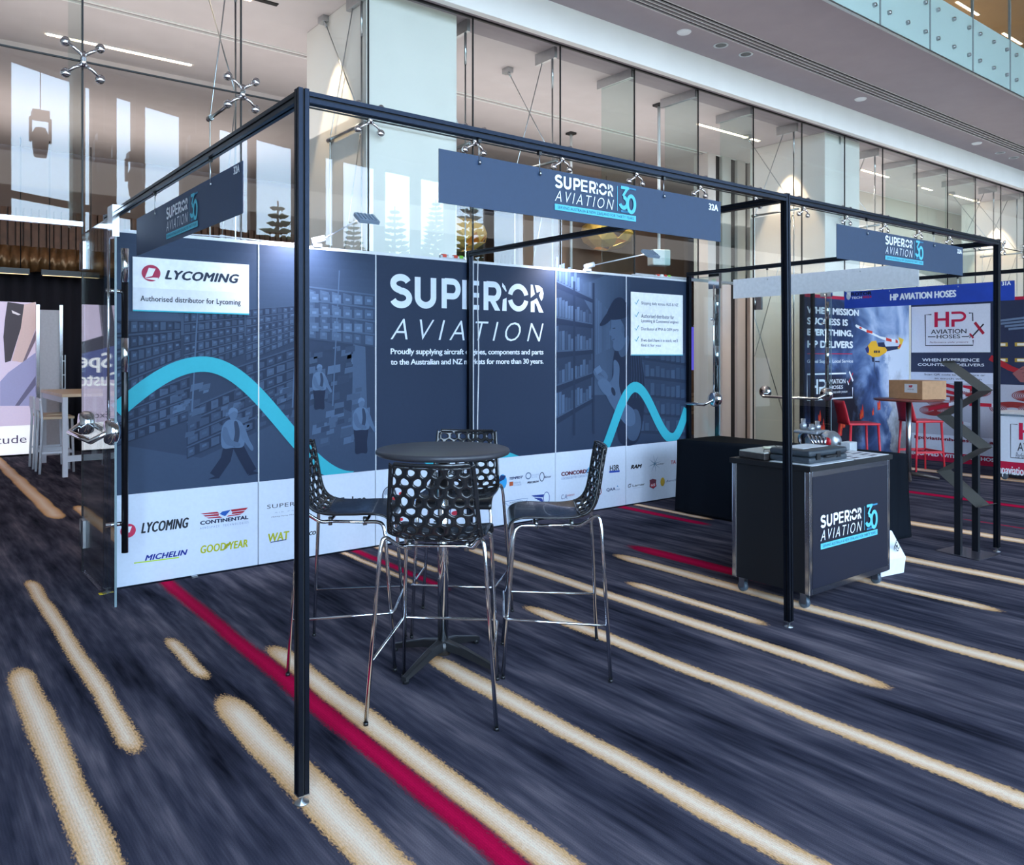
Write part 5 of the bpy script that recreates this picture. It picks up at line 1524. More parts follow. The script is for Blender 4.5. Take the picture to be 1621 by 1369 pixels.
# ================================================================== NEIGHBOURING HOSE BOOTH
def smoke_material():
    m = bpy.data.materials.new('smoke_print'); m.use_nodes = True
    n = m.node_tree; b = n.nodes['Principled BSDF']; b.inputs['Roughness'].default_value = .55
    b.inputs['Specular IOR Level'].default_value = .25
    g = n.nodes.new('ShaderNodeNewGeometry'); sp = n.nodes.new('ShaderNodeSeparateXYZ'); n.links.new(g.outputs['Position'], sp.inputs[0])
    no = n.nodes.new('ShaderNodeTexNoise'); no.inputs['Scale'].default_value = 1.7; no.inputs['Detail'].default_value = 6; no.inputs['Distortion'].default_value = .6
    n.links.new(g.outputs['Position'], no.inputs['Vector'])
    mr = n.nodes.new('ShaderNodeMapRange'); mr.inputs['From Min'].default_value = 9.6; mr.inputs['From Max'].default_value = 12.5; mr.inputs['To Min'].default_value = -.16; mr.inputs['To Max'].default_value = .20
    n.links.new(sp.outputs['X'], mr.inputs['Value'])
    mz = n.nodes.new('ShaderNodeMapRange'); mz.inputs['From Min'].default_value = 0; mz.inputs['From Max'].default_value = 2.4; mz.inputs['To Min'].default_value = -.06; mz.inputs['To Max'].default_value = .10
    n.links.new(sp.outputs['Z'], mz.inputs['Value'])
    a = n.nodes.new('ShaderNodeMath'); a.operation = 'ADD'; n.links.new(no.outputs['Fac'], a.inputs[0]); n.links.new(mr.outputs[0], a.inputs[1])
    a2 = n.nodes.new('ShaderNodeMath'); a2.operation = 'ADD'; n.links.new(a.outputs[0], a2.inputs[0]); n.links.new(mz.outputs[0], a2.inputs[1])
    r = n.nodes.new('ShaderNodeValToRGB'); n.links.new(a2.outputs[0], r.inputs[0])
    e = r.color_ramp.elements
    e[0].position = .30; e[0].color = C(18, 26, 50); e[1].position = .90; e[1].color = C(206, 216, 236)
    for p, c in ((.46, C(36, 54, 92)), (.58, C(66, 88, 132)), (.70, C(128, 150, 190))):
        k = e.new(p); k.color = c
    def M(op, a_, b_=None, clamp=False):
        k = n.nodes.new('ShaderNodeMath'); k.operation = op; k.use_clamp = clamp
        for i, v in enumerate((a_, b_)):
            if v is None: continue
            if isinstance(v, (int, float)): k.inputs[i].default_value = v
            else: n.links.new(v, k.inputs[i])
        return k.outputs[0]
    n2 = n.nodes.new('ShaderNodeTexNoise'); n2.inputs['Scale'].default_value = 4.2; n2.inputs['Detail'].default_value = 7; n2.inputs['Roughness'].default_value = .62
    n.links.new(g.outputs['Position'], n2.inputs['Vector'])
    X_, Z_ = sp.outputs['X'], sp.outputs['Z']
    def over(col, mask, rgb):
        k = n.nodes.new('ShaderNodeMix'); k.data_type = 'RGBA'
        n.links.new(mask, k.inputs['Factor']); n.links.new(col, k.inputs['A'])
        if isinstance(rgb, tuple): k.inputs['B'].default_value = rgb
        else: n.links.new(rgb, k.inputs['B'])
        return k.outputs['Result']
    # dark fire smoke, low on the left
    dx = M('DIVIDE', M('SUBTRACT', X_, 10.5), .75); dz = M('DIVIDE', M('SUBTRACT', Z_, .75), .8)
    dk = M('MULTIPLY', M('SUBTRACT', M('ADD', 1.0, M('MULTIPLY', M('SUBTRACT', n2.outputs['Fac'], .5), 1.6)), M('ADD', M('MULTIPLY', dx, dx), M('MULTIPLY', dz, dz))), 1.4, True)
    col = over(r.outputs[0], dk, C(30, 29, 42))
    # falling water, white above and grey near the ground
    edge = M('ADD', M('SUBTRACT', X_, 11.86), M('ADD', M('MULTIPLY', M('SUBTRACT', n2.outputs['Fac'], .5), .9), M('MULTIPLY', M('SUBTRACT', Z_, .6), .16)))
    pl = M('MULTIPLY', M('MULTIPLY', edge, 9.0, True), M('MULTIPLY', M('SUBTRACT', M('ADD', 1.85, M('MULTIPLY', n2.outputs['Fac'], .2)), Z_), 7.0, True), True)
    wr = n.nodes.new('ShaderNodeValToRGB'); wr.color_ramp.elements[0].position = .15; wr.color_ramp.elements[0].color = C(122, 120, 122); wr.color_ramp.elements[1].position = .75; wr.color_ramp.elements[1].color = C(214, 221, 236)
    n.links.new(M('ADD', M('MULTIPLY', Z_, .55), M('MULTIPLY', M('SUBTRACT', n2.outputs['Fac'], .5), 1.1)), wr.inputs[0])
    col = over(col, pl, wr.outputs[0])
    n.links.new(col, b.inputs['Base Color'])
    return m
HX0, HX1, HY, HW = 9.60, 12.5, 6.0, 12.5
CRIM, WHT, DNV = C(186, 30, 66), C(232, 236, 242), C(32, 40, 68)
t = thing('poster_wall', 'hose booth back wall with a yellow helicopter dropping water over smoke', 'display wall', (HX0, HY, 0))
b = MB(); b.box((HX0, HY, .01), (HX1, HY + .02, 2.44)); b.build('panel', smoke_material(), t)
PH_ = Plane('Y', HY)
P = Print(PH_); P.rect(HX0, 2.395, HX1, 2.44, CRIM, 0); P.build('top_stripe', t)
P = Print(PH_)
P.ptext('WHEN MISSION', 1277, 485, 1359.3, 500, WHT, 3, bold=.045); P.ptext('SUCCESS IS', 1277.3, 502.5, 1342, 515.6, WHT, 3, bold=.045)
P.ptext('EVERYTHING,', 1277.3, 520.5, 1350, 533.6, WHT, 3, bold=.045); P.ptext('HP DELIVERS', 1277.6, 539.2, 1350, 550.8, WHT, 3, bold=.045)
P.prect(1277.6, 559, 1349, 560.6, CRIM, 2); P.ptext('Global Supply, Local Service', 1277.2, 569.4, 1350, 575.2, WHT, 3, bold=.01)
P.build('headline', t)
def hp_letters(P, x0, y0, x1, y1, col, layer=3):
    a, c = P.px(x0, y0), P.px(x1, y1); w, h_ = c[0] - a[0], a[1] - c[1]; f = lambda u, v: (a[0] + u * w, c[1] + v * h_)
    for u0, v0, u1, v1 in ((0, 0, .11, 1), (.35, 0, .46, 1), (.11, .42, .35, .58), (.53, 0, .63, .42)): P.poly([f(u0, v0), f(u1, v0), f(u1, v1), f(u0, v1)], col, layer)
    P.stroke([f(.53, .91)] + [f(.78 + .16 * math.sin(math.radians(q)), .655 + .255 * math.cos(math.radians(q))) for q in range(0, 181, 15)] + [f(.53, .40)], h_ * .16, col, layer)
def plane_mark(P, x, y, s, c1, c2, layer=4):
    a = P.px(x, y)
    for pts, c in (([(-.5, -.6), (.45, .5), (.55, .42), (-.4, -.68)], c1), ([(-.35, .55), (-.15, .7), (.6, -.35), (.4, -.5)], c2), ([(-.75, -.4), (-.6, -.35), (-.3, -.75), (-.45, -.85)], c2)):
        P.poly([(a[0] + u * s, a[1] + v * s) for u, v in pts], c, layer)
P = Print(PH_)
a, c = P.px(1277.5, 592.4), P.px(1349.3, 629)
for q in ([(a[0], c[1]), (a[0], a[1]), (P.px(1339, 593)[0], a[1])], [(a[0], c[1]), (c[0], c[1]), (c[0], P.px(1349, 613)[1])]): P.stroke(q, .022, WHT, 3)
hp_letters(P, 1283.3, 600.5, 1307.7, 623, WHT)
P.ptext('AVIATION', 1309, 600.5, 1338, 606.5, WHT, 3, bold=.01); P.ptext('HOSES', 1313, 610.5, 1334, 615, WHT, 3, bold=.01); P.ptext('Performance under pressure', 1308.7, 618.7, 1341, 622.6, WHT, 3, shear=.2)
plane_mark(P, 1346, 597, .13, C(200, 40, 60), WHT)
P.build('printed_logo', t)
P = Print(PH_)
f = lambda x, y: P.px(1250 + x / 8.055, 420 + y / 8.055)
g = lambda x, y: P.px(1250 + x / 8.055, 580 + y / 8.055)
for (x, y, s) in [(380, 640, .07), (420, 780, .1), (400, 870, .10), (445, 940, .07), (640, 800, .1), (650, 740, .09), (690, 720, .07), (630, 860, .06), (920, 580, .09), (905, 620, .06), (1060, 580, .05), (1135, 480, .09), (370, 860, .06)]:
    q = g(x, y)
    P.poly([(q[0] - s * .4, q[1] - s), (q[0] + s * .5, q[1] - s * .9), (q[0] + s * .55, q[1] - s * .1), (q[0] + s * .2, q[1] + s * 1.3), (q[0] - s * .1, q[1] + s * .1), (q[0] - s * .5, q[1] + s * .5)], C(226, 62, 50), 2)
    P.poly([(q[0] - s * .15, q[1] - s * .7), (q[0] + s * .25, q[1] - s * .6), (q[0] + s * .15, q[1] + s * .3)], C(246, 130, 60), 3)
P.build('fire_picture', t)
P = Print(PH_)
YEL, RED2 = C(236, 176, 44), C(220, 62, 52)
P.poly([f(1120, 985), f(1200, 980), f(1220, 1035), f(1390, 1030), f(1390, 1065), f(1240, 1095), f(1130, 1050)], C(34, 42, 78), 4)
P.poly([f(960, 1060), f(1000, 1015), f(1040, 968), f(1100, 960), f(1125, 1035), f(1215, 1045), f(1240, 1080), f(1225, 1110), f(1140, 1165), f(1060, 1170), f(990, 1130)], YEL, 5)
P.poly([f(960, 1060), f(995, 1025), f(1010, 1075), f(1000, 1125), f(975, 1105)], C(40, 48, 110), 6)
for x in (1080, 1105, 1135): P.poly([f(x - 10, 1085), f(x + 10, 1085), f(x + 10, 1115), f(x - 10, 1115)], C(24, 30, 60), 6)
P.poly([f(830, 765), f(845, 752), f(1150, 905), f(1405, 955), f(1400, 995), f(1180, 945), f(845, 790)], C(236, 238, 240), 6)
for x0, x1, y0, y1 in ((885, 915, 783, 812), (975, 1050, 825, 870), (1225, 1295, 925, 975), (1345, 1375, 945, 992)): P.poly([f(x0, y0 - 6), f(x1, y0 + (y1 - y0) * .35), f(x1, y1), f(x0, y1 - (x1 - x0) * .2)], RED2, 7)
P.poly([f(1385, 915), f(1450, 945), f(1425, 1010), f(1395, 1068), f(1370, 1055), f(1400, 1000)], C(240, 196, 60), 7); P.poly([f(1390, 1010), f(1420, 1005), f(1400, 1050), f(1378, 1045)], RED2, 8)
P.poly([f(1040, 1170), f(1070, 1170), f(1080, 1230), f(1050, 1230)], C(40, 44, 70), 4)
P.stroke([f(1075, 1170), f(1078, 1360)], .02, C(70, 74, 96), 4); P.stroke([f(1085, 1225), f(1145, 1228)], .02, C(40, 44, 70), 4)
P.build('helicopter_picture', t)
b = MB(); b.box((HX0 - .05, HY - .02, .01), (HX0 - .005, HY + .03, 2.5)); b.build('end_post', BLACKAL, t)

t = thing('poster_wall', 'hose booth side wall with the red letter sign and crimson hose picture', 'display wall', (HW, 3.0, 0))
b = MB(); b.box((HW, 2.9, .01), (HW + .02, HY - .03, 2.44)); b.build('panel', mat('panel_hose', (38, 46, 74), .5, 0, .04), t)
PX_ = Plane('X', HW)
P = Print(PX_, .0015)
yl, yr = -(HY - .03), -2.9
P.rect(yl, 2.395, yr, 2.44, CRIM, 0); P.rect(yl, 0.10, yr, .42, C(214, 218, 230), 0); P.rect(yl, .02, yr, .16, CRIM, 1)
P.rect(yl, .42, yr, 1.20, C(176, 176, 188), 0)
sg0, sg1 = P.px(1444, 586), P.px(1571, 606); P.rect(yl, 1.36, -4.74, 1.20, C(206, 210, 226), 1)
R = random.Random(8)
for k in range(22):
    P.poly([(-4.6 + .1 * k * .4, 1.2 + .02 * k), (-4.5 + .1 * k * .4, 1.2 + .02 * k), (-3.1, 1.3 + .05 * k), (-3.2, 1.28 + .05 * k)], C(34 + k, 42 + k, 70 + k), 0)
for zc in (1.74, 1.52):
    for k in range(7):
        u = -4.78 + .26 * k; P.rect(u, zc, u + .17, zc + .055, C(186, 150, 60), 2); P.rect(u + .03, zc + .01, u + .14, zc + .045, C(236, 226, 206), 3)
for k in range(4): P.poly([(-4.75 + .05 * k, 2.12 - .04 * k), (-3.9, 2.2 - .05 * k), (-3.9, 2.17 - .05 * k), (-4.75 + .05 * k, 2.09 - .04 * k)], C(110, 126, 150), 2)
for (u, z, r_) in ((-4.55, .86, .30), (-5.45, .92, .28), (-5.05, 1.08, .22), (-4.3, 1.05, .26), (-5.6, .78, .24)):
    for q in range(9): P.ring(u, z, r_ - .026 * q, (r_ - .026 * q) * .34, .011, C(130 + 8 * (q % 3), 40 + 10 * (q % 2), 46), 3)
for k in range(9):
    u = R.uniform(-5.9, -4.2); z = R.uniform(.62, 1.18); a_ = R.uniform(-.3, .3)
    P.poly([(u, z), (u + .34, z + .34 * a_), (u + .34, z + .34 * a_ + .05), (u, z + .05)], C(176, 30, 52), 4); P.poly([(u + .30, z + .3 * a_), (u + .40, z + .4 * a_), (u + .40, z + .4 * a_ + .05), (u + .30, z + .3 * a_ + .05)], C(206, 206, 214), 5)
P.poly([(-4.82, 1.62), (-4.55, 1.46), (-4.40, 1.40), (-4.42, 1.34), (-4.6, 1.40), (-4.86, 1.55)], C(170, 40, 50), 5)
P.poly([(-4.55, 1.36), (-4.42, 1.46), (-4.2, 1.50), (-3.8, 1.44), (-3.8, 1.2), (-4.2, 1.22), (-4.45, 1.24)], C(150, 92, 92), 5)
for k in range(4): P.stroke([(-4.45 + .02 * k, 1.42 - .05 * k), (-4.2, 1.45 - .05 * k)], .008, C(96, 52, 60), 6)
P.build('hose_picture', t)
P = Print(PX_, .003)
a, c = P.px(1443, 486), P.px(1568, 557.5); P.rect(a[0], c[1], c[0], a[1], C(224, 224, 234), 2)
hp_letters(P, 1479.4, 494.2, 1530.9, 516.5, C(196, 32, 72), 4)
f = lambda x, y: P.px(1421 + x / 8.055, 420 + y / 8.055)
for q in ([f(433, 627), f(352, 630), f(358, 1022), f(965, 1018), f(963, 950)], [f(910, 608), f(957, 606), f(960, 710)]): P.stroke(q, .016, C(40, 44, 56), 4)
P.ptext('AVIATION', 1474, 521.8, 1530.2, 527.4, C(40, 42, 52), 4, bold=.01); P.ptext('HOSES', 1483, 530, 1520.3, 535.2, C(40, 42, 52), 4, bold=.01)
P.ptext('Performance under pressure', 1472, 540.4, 1533, 543.4, C(120, 60, 90), 4, shear=.2)
P.stroke([f(388, 910), f(485, 909)], .014, C(40, 42, 52), 4); P.stroke([f(820, 908), f(900, 907), f(940, 885), f(920, 925)], .014, C(40, 42, 52), 4)
plane_mark(P, 1548, 521, .16, C(34, 34, 44), C(176, 36, 60))
P.build('sign_print', t)
P = Print(PX_, .003)
P.ptext('WHEN EXPERIENCE', 1460, 567.2, 1550.7, 572.4, WHT, 3, bold=.02); P.ptext('COUNTS, HP DELIVERS', 1453, 575, 1558.2, 580.4, WHT, 3, bold=.02)
P.ptext('Scan QR code to learn more or', 1463.4, 591, 1560, 596, C(50, 54, 72), 3, bold=.01); P.ptext('in touch with us on', 1480, 597.5, 1554, 601.6, C(50, 54, 72), 3, bold=.01)
P.ptext('hpaviationhoses.com.au', 1447.6, 688.6, 1580, 705.5, C(130, 24, 46), 3, bold=.03); P.ptext('EQUIPPED WITH AN HP HOSE', 1443, 713.5, 1580, 732.5, WHT, 3, bold=.03)
P.build('printed_text', t)

# fascia frame and blue name board of the hose booth
FX = 9.70
t = thing('booth_frame', 'black frame of the hose booth behind the brochure stand', 'booth frame', (FX, 3.0, 0))
for y in (2.95, 5.93):
    b = MB(); profile(b, (FX, y, .03), (FX, y, PH), (0, 1, 0)); p = b.build('post', FM, t)
    b = MB(); b.lathe([(0, 0), (.026, 0), (.026, .004), (.009, .01), (.007, .03), (0, .03)], (FX, y, 0), 14); b.build('levelling_foot', STEEL, p)
b = MB(); profile(b, (FX, 2.972, zb), (FX, 5.908, zb), (0, 0, 1)); b.build('front_beam', FM, t)
b = MB(); profile(b, (FX + .022, 2.95, zb), (HW - .01, 2.95, zb), (0, 0, 1)); b.build('side_beam', FM, t)
def hp_rotor(P):
    P.ptext('ROTOR', 1347.7, 463.2, 1380, 466.2, C(20, 22, 34), 3, bold=.03); P.ptext('TECH', 1348, 470, 1364.6, 472.4, C(236, 240, 248), 3, bold=.03); P.ptext('2024', 1365.5, 468.6, 1380, 471.2, C(190, 40, 60), 3, bold=.03)
    q = P.px(1343.4, 468.5); P.disc(q[0], q[1], .03, .05, C(200, 208, 220), 3, 12); P.poly([(q[0] - .03, q[1] + .05), (q[0] + .03, q[1] + .05), (q[0] + .03, q[1] - .02)], C(230, 234, 240), 4)
pr_hp = [('printed_name', lambda P: P.ptext('HP AVIATION HOSES', 1409, 465.6, 1514, 469.6, C(236, 240, 248), 3, bold=.03)),
         ('booth_number', lambda P: P.ptext('31A', 1586, 446, 1600.6, 451, C(236, 240, 248), 3, bold=.03)), ('printed_logo', hp_rotor)]
name_board('hanging_sign', 'royal blue name board with white lettering hung on the hose booth frame', 'X', (FX - .002, 3.51, 2.215), (FX + .002, 5.48, 2.43), Plane('X', FX - .002), mat('board_blue', (30, 66, 168), .5, 0, .1, 6), [(FX, 4.1), (FX, 4.9)], pr_hp, 'blue name boards')

# red stools, table, carton, white cabinet
REDP = mat('red_plastic', (206, 44, 58), .45, 0, .05)
def red_stool():
    t = thing('counter_stool', '', 'bar stool')
    sh = .72
    b = MB(); b.box((-.20, -.20, sh - .03), (.20, .22, sh)); o = b.build('seat', REDP, t, world=False); bevel(o, .014, 3)
    b = MB(); vs = []
    for j in range(7):
        k = j / 6; z = sh - .01 + .30 * k; y = -.195 - .05 * k - .02 * k * k
        hw = .19 - .02 * k
        for i in range(7):
            s_ = -1 + i / 3; vs.append((s_ * hw, y - .02 * (1 - s_ * s_), z))
    b.add(vs, [(j * 7 + i, j * 7 + i + 1, j * 7 + i + 8, j * 7 + i + 7) for j in range(6) for i in range(6)], 0, True); o = b.build('backrest', REDP, t, world=False); m_ = o.modifiers.new('thickness', 'SOLIDIFY'); m_.thickness = .014
    for sx in (-1, 1):
        for sy in (-1, 1):
            b = MB(); b.tube([(sx * .18, sy * .18 + .01, sh - .02), (sx * .205, sy * .215 + .01, 0)], [.017, .013], 10); b.build('leg', REDP, t, world=False)
    for sx in (-1, 1):
        b = MB(); b.box((sx * .193 - .009, -.195, .27), (sx * .193 + .009, .215, .30)); b.build('foot_rail', REDP, t, world=False)
    b = MB(); b.box((-.19, .20, .27), (.19, .222, .30)); b.build('foot_rail', REDP, t, world=False)
    return t
rs = red_stool()
p1, p2 = fl(1358, 668, .72), fl(1466, 666, .72)
rs.location = (p1[0], p1[1], 0); rs.rotation_euler = (0, 0, math.radians(-38 - 90)); rs['label'] = 'red plastic stool in front of the helicopter poster'; rs['group'] = 'red stools'
copy_thing(rs, (p2[0] + .15, p2[1] + .15, 0), math.radians(-30 - 90), 'red plastic stool half hidden by the pole of the hose booth table', 'red stools')
hx, hy_ = 10.55, 5.07
t = thing('bar_table', 'small round bar table carrying a cardboard carton in the hose booth', 'table', (hx, hy_, 0))
b = MB(); b.lathe([(0, 1.02), (.40, 1.02), (.42, 1.03), (.42, 1.045), (0, 1.05)], (hx, hy_, 0), 48); b.build('table_top', mat('top_red_brown', (120, 60, 52), .4, 0, .08), t)
b = MB(); b.tube([(hx, hy_, .03), (hx, hy_, 1.02)], .033, 18); b.build('column', STEEL, t)
for k in range(4):
    a_ = k * PI / 2 + .5; d = Vector((math.cos(a_), math.sin(a_), 0)); c_ = Vector((hx, hy_, 0))
    b = MB(); b.tube([c_ + Vector((0, 0, .07)), c_ + d * .2 + Vector((0, 0, .05)), c_ + d * .36 + Vector((0, 0, .018))], [.03, .025, .016], 8); b.build('base_leg', mat('base_brown', (84, 74, 70), .4, .4), t)
t = thing('carton', 'sealed brown cardboard carton with a white label on the hose booth table', 'carton', (hx, hy_, 1.05))
M = Matrix.Translation((hx + .02, hy_ - .10, 1.17)) @ Matrix.Rotation(math.radians(-18), 4, 'Z')
b = MB(); b.obox(M, (.20, .27, .118)); b.build('box_body', mat('cardboard', (176, 134, 98), .75, 0, .08, 20), t)
b = MB(); b.obox(M @ Matrix.Translation((0, .0, .1185)), (.198, .03, .0006)); b.build('tape', mat('tape_tan', (150, 106, 74), .3), t)
lb = MB(); lb.obox(M @ Matrix.Translation((-.2008, -.09, .02)), (.0006, .10, .055)); lbo = lb.build('label', WHITE, t)
class Free(Plane):
    def __init__(s, M): s.M = M
    def p3(s, u, v, d=0): return s.M @ Vector((-d, -u, v))
P = Print(Free(M @ Matrix.Translation((-.2016, -.09, .02))), .0004, .0002); P.text('HP', -.03, .01, .03, .04, CRIM, 1, bold=.04); P.text('AVIATION HOSES', -.05, -.02, .05, -.005, C(50, 50, 60), 1); P.build('label_print', lbo)
q = fl(1573, 746, .1); KX, KY = q[0], q[1]
t = thing('display_cabinet', 'white wheeled display cabinet with red band at the right edge', 'cabinet', (KX, KY - .9, 0))
b = MB(); b.box((KX, KY - .95, .10), (KX + .5, KY, .86)); b.build('cabinet_body', mat('cabinet_white', (214, 220, 232), .45, 0, .02), t)
b = MB(); b.box((KX - .01, KY - .96, .86), (KX + .51, KY + .01, .885)); b.build('cabinet_top', mat('cabinet_top_grey', (216, 210, 208), .5), t)
for y in (KY - .03, KY - .95):
    b = MB(); b.box((KX - .004, y, .10), (KX, y + .03, .86)); b.build('corner_trim', ALU, t)
b = MB(); b.box((KX - .004, KY - .92, .83), (KX, KY - .03, .855)); b.build('top_trim', ALU, t)
P = Print(Plane('X', KX)); P.rect(-KY + .03, .105, -KY + .92, .245, CRIM, 1); P.ptext('hpaviationhoses.com.au', 1581, 735.5, 1690, 765, WHT, 2, bold=.008)
hp_letters(P, 1613, 669, 1672, 700, C(196, 32, 72), 2); P.ptext('AVIATION', 1611, 700, 1675, 719, C(40, 42, 52), 2); P.ptext('HOSES', 1622, 709, 1664, 727, C(40, 42, 52), 2); P.ptext('Performance under pressure', 1608, 716, 1680, 734, C(90, 90, 110), 2, shear=.2)
a = P.px(1600, 671); e_ = P.px(1600, 724); P.stroke([(a[0] + .08, a[1]), (a[0], a[1]), (a[0], e_[1]), (a[0] + .5, e_[1])], .008, C(50, 52, 62), 2)
P.build('printed_front', t)
for y in (KY - .1, KY - .85):
    for x in (KX + .08, KX + .42):
        b = MB(); b.lathe([(0, -.015), (.04, -.015), (.048, 0), (.04, .015), (0, .015)], (x, y, .049), 16, axis='X'); b.build('castor', mat('castor_grey', (70, 84, 96), .4), t)

# ================================================================== HALL BEHIND THE GLASS, LEFT
b = MB(); vs, fs = [], []
NC = 300
for i in range(NC + 1):
    x = XL + (13.0 - XL) * i / NC; y = 15.18 + .05 * math.sin(i * 1.9) + .02 * math.sin(i * .7)
    vs += [(x, y, .01), (x, y, 3.25)]
fs = [(2 * i, 2 * i + 2, 2 * i + 3, 2 * i + 1) for i in range(NC)]
b.add(vs, fs, 0, True); o = b.build('stage_curtain', mat('curtain_black', (20, 17, 28), .9, 0, .1)); o.modifiers.new('thickness', 'SOLIDIFY').thickness = .01
tag(o, 'black pleated stage curtain behind the large screen at the left', 'curtain')
b = MB(); vs = []
for i in range(161):
    x = XL + 8.0 * i / 160; y = 15.02 + .035 * math.sin(i * 2.3) + .02 * math.sin(i * .9)
    vs += [(x, y, 2.95 + .03 * math.sin(i * .5)), (x, y + .02, 3.38)]
b.add(vs, [(2 * i, 2 * i + 2, 2 * i + 3, 2 * i + 1) for i in range(160)], 0, True); o = b.build('stage_valance', mat('valance_bronze', (112, 78, 46), .35, .5, .3, 12)); o.modifiers.new('thickness', 'SOLIDIFY').thickness = .01
tag(o, 'gathered bronze fabric valance hanging over the black curtain', 'valance')
for i, x in enumerate((.35, 1.35, 2.35)):
    t = thing('batten_light', ('left', 'middle', 'right')[i] + ' of three stage light bars under the bronze valance', 'stage light', (x, 14.72, 2.92), 'stage light bars')
    b = MB(); b.box((x - .42, 14.7, 2.90), (x + .42, 14.77, 2.99)); b.build('housing', BLACKPL, t)
    b = MB(); b.box((x - .40, 14.69, 2.895), (x + .40, 14.73, 2.90)); b.build('lens_strip', emit('warm_led_soft', (255, 214, 160), 2.5), t)
    b = MB(); b.tube([(x - .3, 14.735, 2.985), (x - .3, 14.735, 5.06)], .008, 6); b.build('hanger', BLACKPL, t)
    b = MB(); b.tube([(x + .3, 14.735, 2.985), (x + .3, 14.735, 5.06)], .008, 6); b.build('hanger', BLACKPL, t)
# LED screen
SX = Plane('Y', 14.97); SXR = aY(57, 600, 14.97)[0]
t = thing('led_screen', 'tall lit screen with a blurred machine picture at the left edge', 'screen', (0, 14.97, 0))
b = MB(); b.box((-3.2, 14.97, .02), (SXR, 15.05, 2.47)); b.build('screen_housing', BLACKPL, t)
P = Print(SX)
LAV = C(198, 184, 208)
P.rect(-3.2, .49, SXR, 2.47, LAV, 0); P.rect(-3.2, .03, SXR, .49, C(246, 246, 250), 0)
f = lambda x, y: SX.px(x / 7.605, 420 + y / 7.605)
P.poly([f(90, 440), f(290, 470), f(300, 580), f(250, 760), f(130, 1150), f(60, 1170), f(40, 860), f(60, 640)], C(64, 58, 66), 1)
P.poly([f(140, 540), f(250, 590), f(220, 600), f(150, 575)], C(210, 204, 214), 2)
P.poly([f(290, 470), f(430, 440), f(430, 760), f(280, 1170), f(140, 1150), f(250, 760)], C(190, 166, 166), 1)
P.poly([f(430, 780), f(430, 900), f(300, 1170), f(275, 1160)], C(110, 96, 110), 2)
P.poly([f(430, 1050), f(430, 1690), f(0, 1690), f(0, 1400), f(100, 1290)], C(140, 140, 178), 2)
P.poly([f(430, 1330), f(430, 1440), f(230, 1690), f(180, 1690)], C(96, 94, 122), 3)
P.rect(-3.2, 1.55, -.9, 2.47, C(90, 82, 92), 1); P.poly([(-1.0, 2.47), (-.2, 2.47), (-.35, 1.9), (-.9, 1.5)], C(206, 190, 214), 1); P.poly([(-.75, 2.47), (-.55, 2.47), (-.6, 1.95), (.1, 1.7), (.05, 1.55), (-.85, 1.8)], C(70, 66, 80), 2)
P.poly([(-1.2, 1.75), (-.3, 1.85), (.1, 1.2), (-1.2, 1.2)], C(84, 90, 140), 1)
P.text('Spe', -.745, 1.33, -.215, 1.66, C(250, 250, 252), 4, bold=.012); P.text('Custo', -.90, 1.10, -.225, 1.33, C(250, 250, 252), 4, bold=.012); P.text('Excelle', -.72, .56, -.26, .66, C(50, 44, 66), 4)
P.text('titude', SX.px(-22, 690)[0], SX.px(0, 703)[1], SX.px(42, 690)[0], SX.px(0, 690)[1], C(70, 60, 90), 4)
P.build('screen_image', t, print_mat('screen_glow', .4, .75))
# tall white panel and small rack beside the screen
t = thing('partition', 'tall pale grey panel between two aluminium posts beside the screen', 'panel', (1.9, 14.6, 0))
x0, x1 = aY(63, 600, 14.6)[0], aY(94, 600, 14.6)[0]
b = MB(); b.box((x0, 14.6, .02), (x1, 14.63, 2.34)); b.build('panel_board', mat('panel_grey', (206, 200, 204), .6), t)
for x in (x0 - .05, x1):
    b = MB(); b.box((x, 14.57, 0), (x + .045, 14.65, 2.42)); b.build('post', ALU, t)
x0 = aY(98, 600, 14.3)[0]
t = thing('cable_ladder', 'narrow metal ladder frame standing by the pale panel', 'rack', (x0, 14.3, 0))
for x in (x0, x0 + .04):
    b = MB(); b.box((x, 14.3, 0), (x + .012, 14.32, 1.62)); b.build('rail', STEEL, t)
for k in range(7):
    b = MB(); b.box((x0 + .012, 14.305, .2 + .22 * k), (x0 + .04, 14.315, .215 + .22 * k)); b.build('rung', STEEL, t)
# white high table and stools
WMET = mat('white_metal', (222, 224, 232), .4, 0, .02)
wx0, wx1, wy0, wy1 = 1.82, 2.56, 11.98, 13.86
t = thing('high_table', 'white high table with a pale timber top beyond the open door', 'table', (wx0, wy0, 0))
b = MB(); b.box((wx0 - .01, wy0 - .01, 1.06), (wx1 + .01, wy1 + .01, 1.10)); b.build('table_top', mat('pale_timber', (226, 196, 160), .45, 0, .06, 6), t)
for x in (wx0, wx1 - .06):
    for y in (wy0, wy1 - .06):
        b = MB(); b.box((x, y, 0), (x + .06, y + .06, 1.06)); b.build('leg', WMET, t)
for x in (wx0 + .01, wx1 - .05):
    b = MB(); b.box((x, wy0 + .06, .98), (x + .04, wy1 - .06, 1.06)); b.build('apron', WMET, t)
b = MB(); b.box((wx0 + .06, wy0 + .01, .20), (wx1 - .06, wy0 + .05, .28)); b.build('foot_bar', WMET, t)
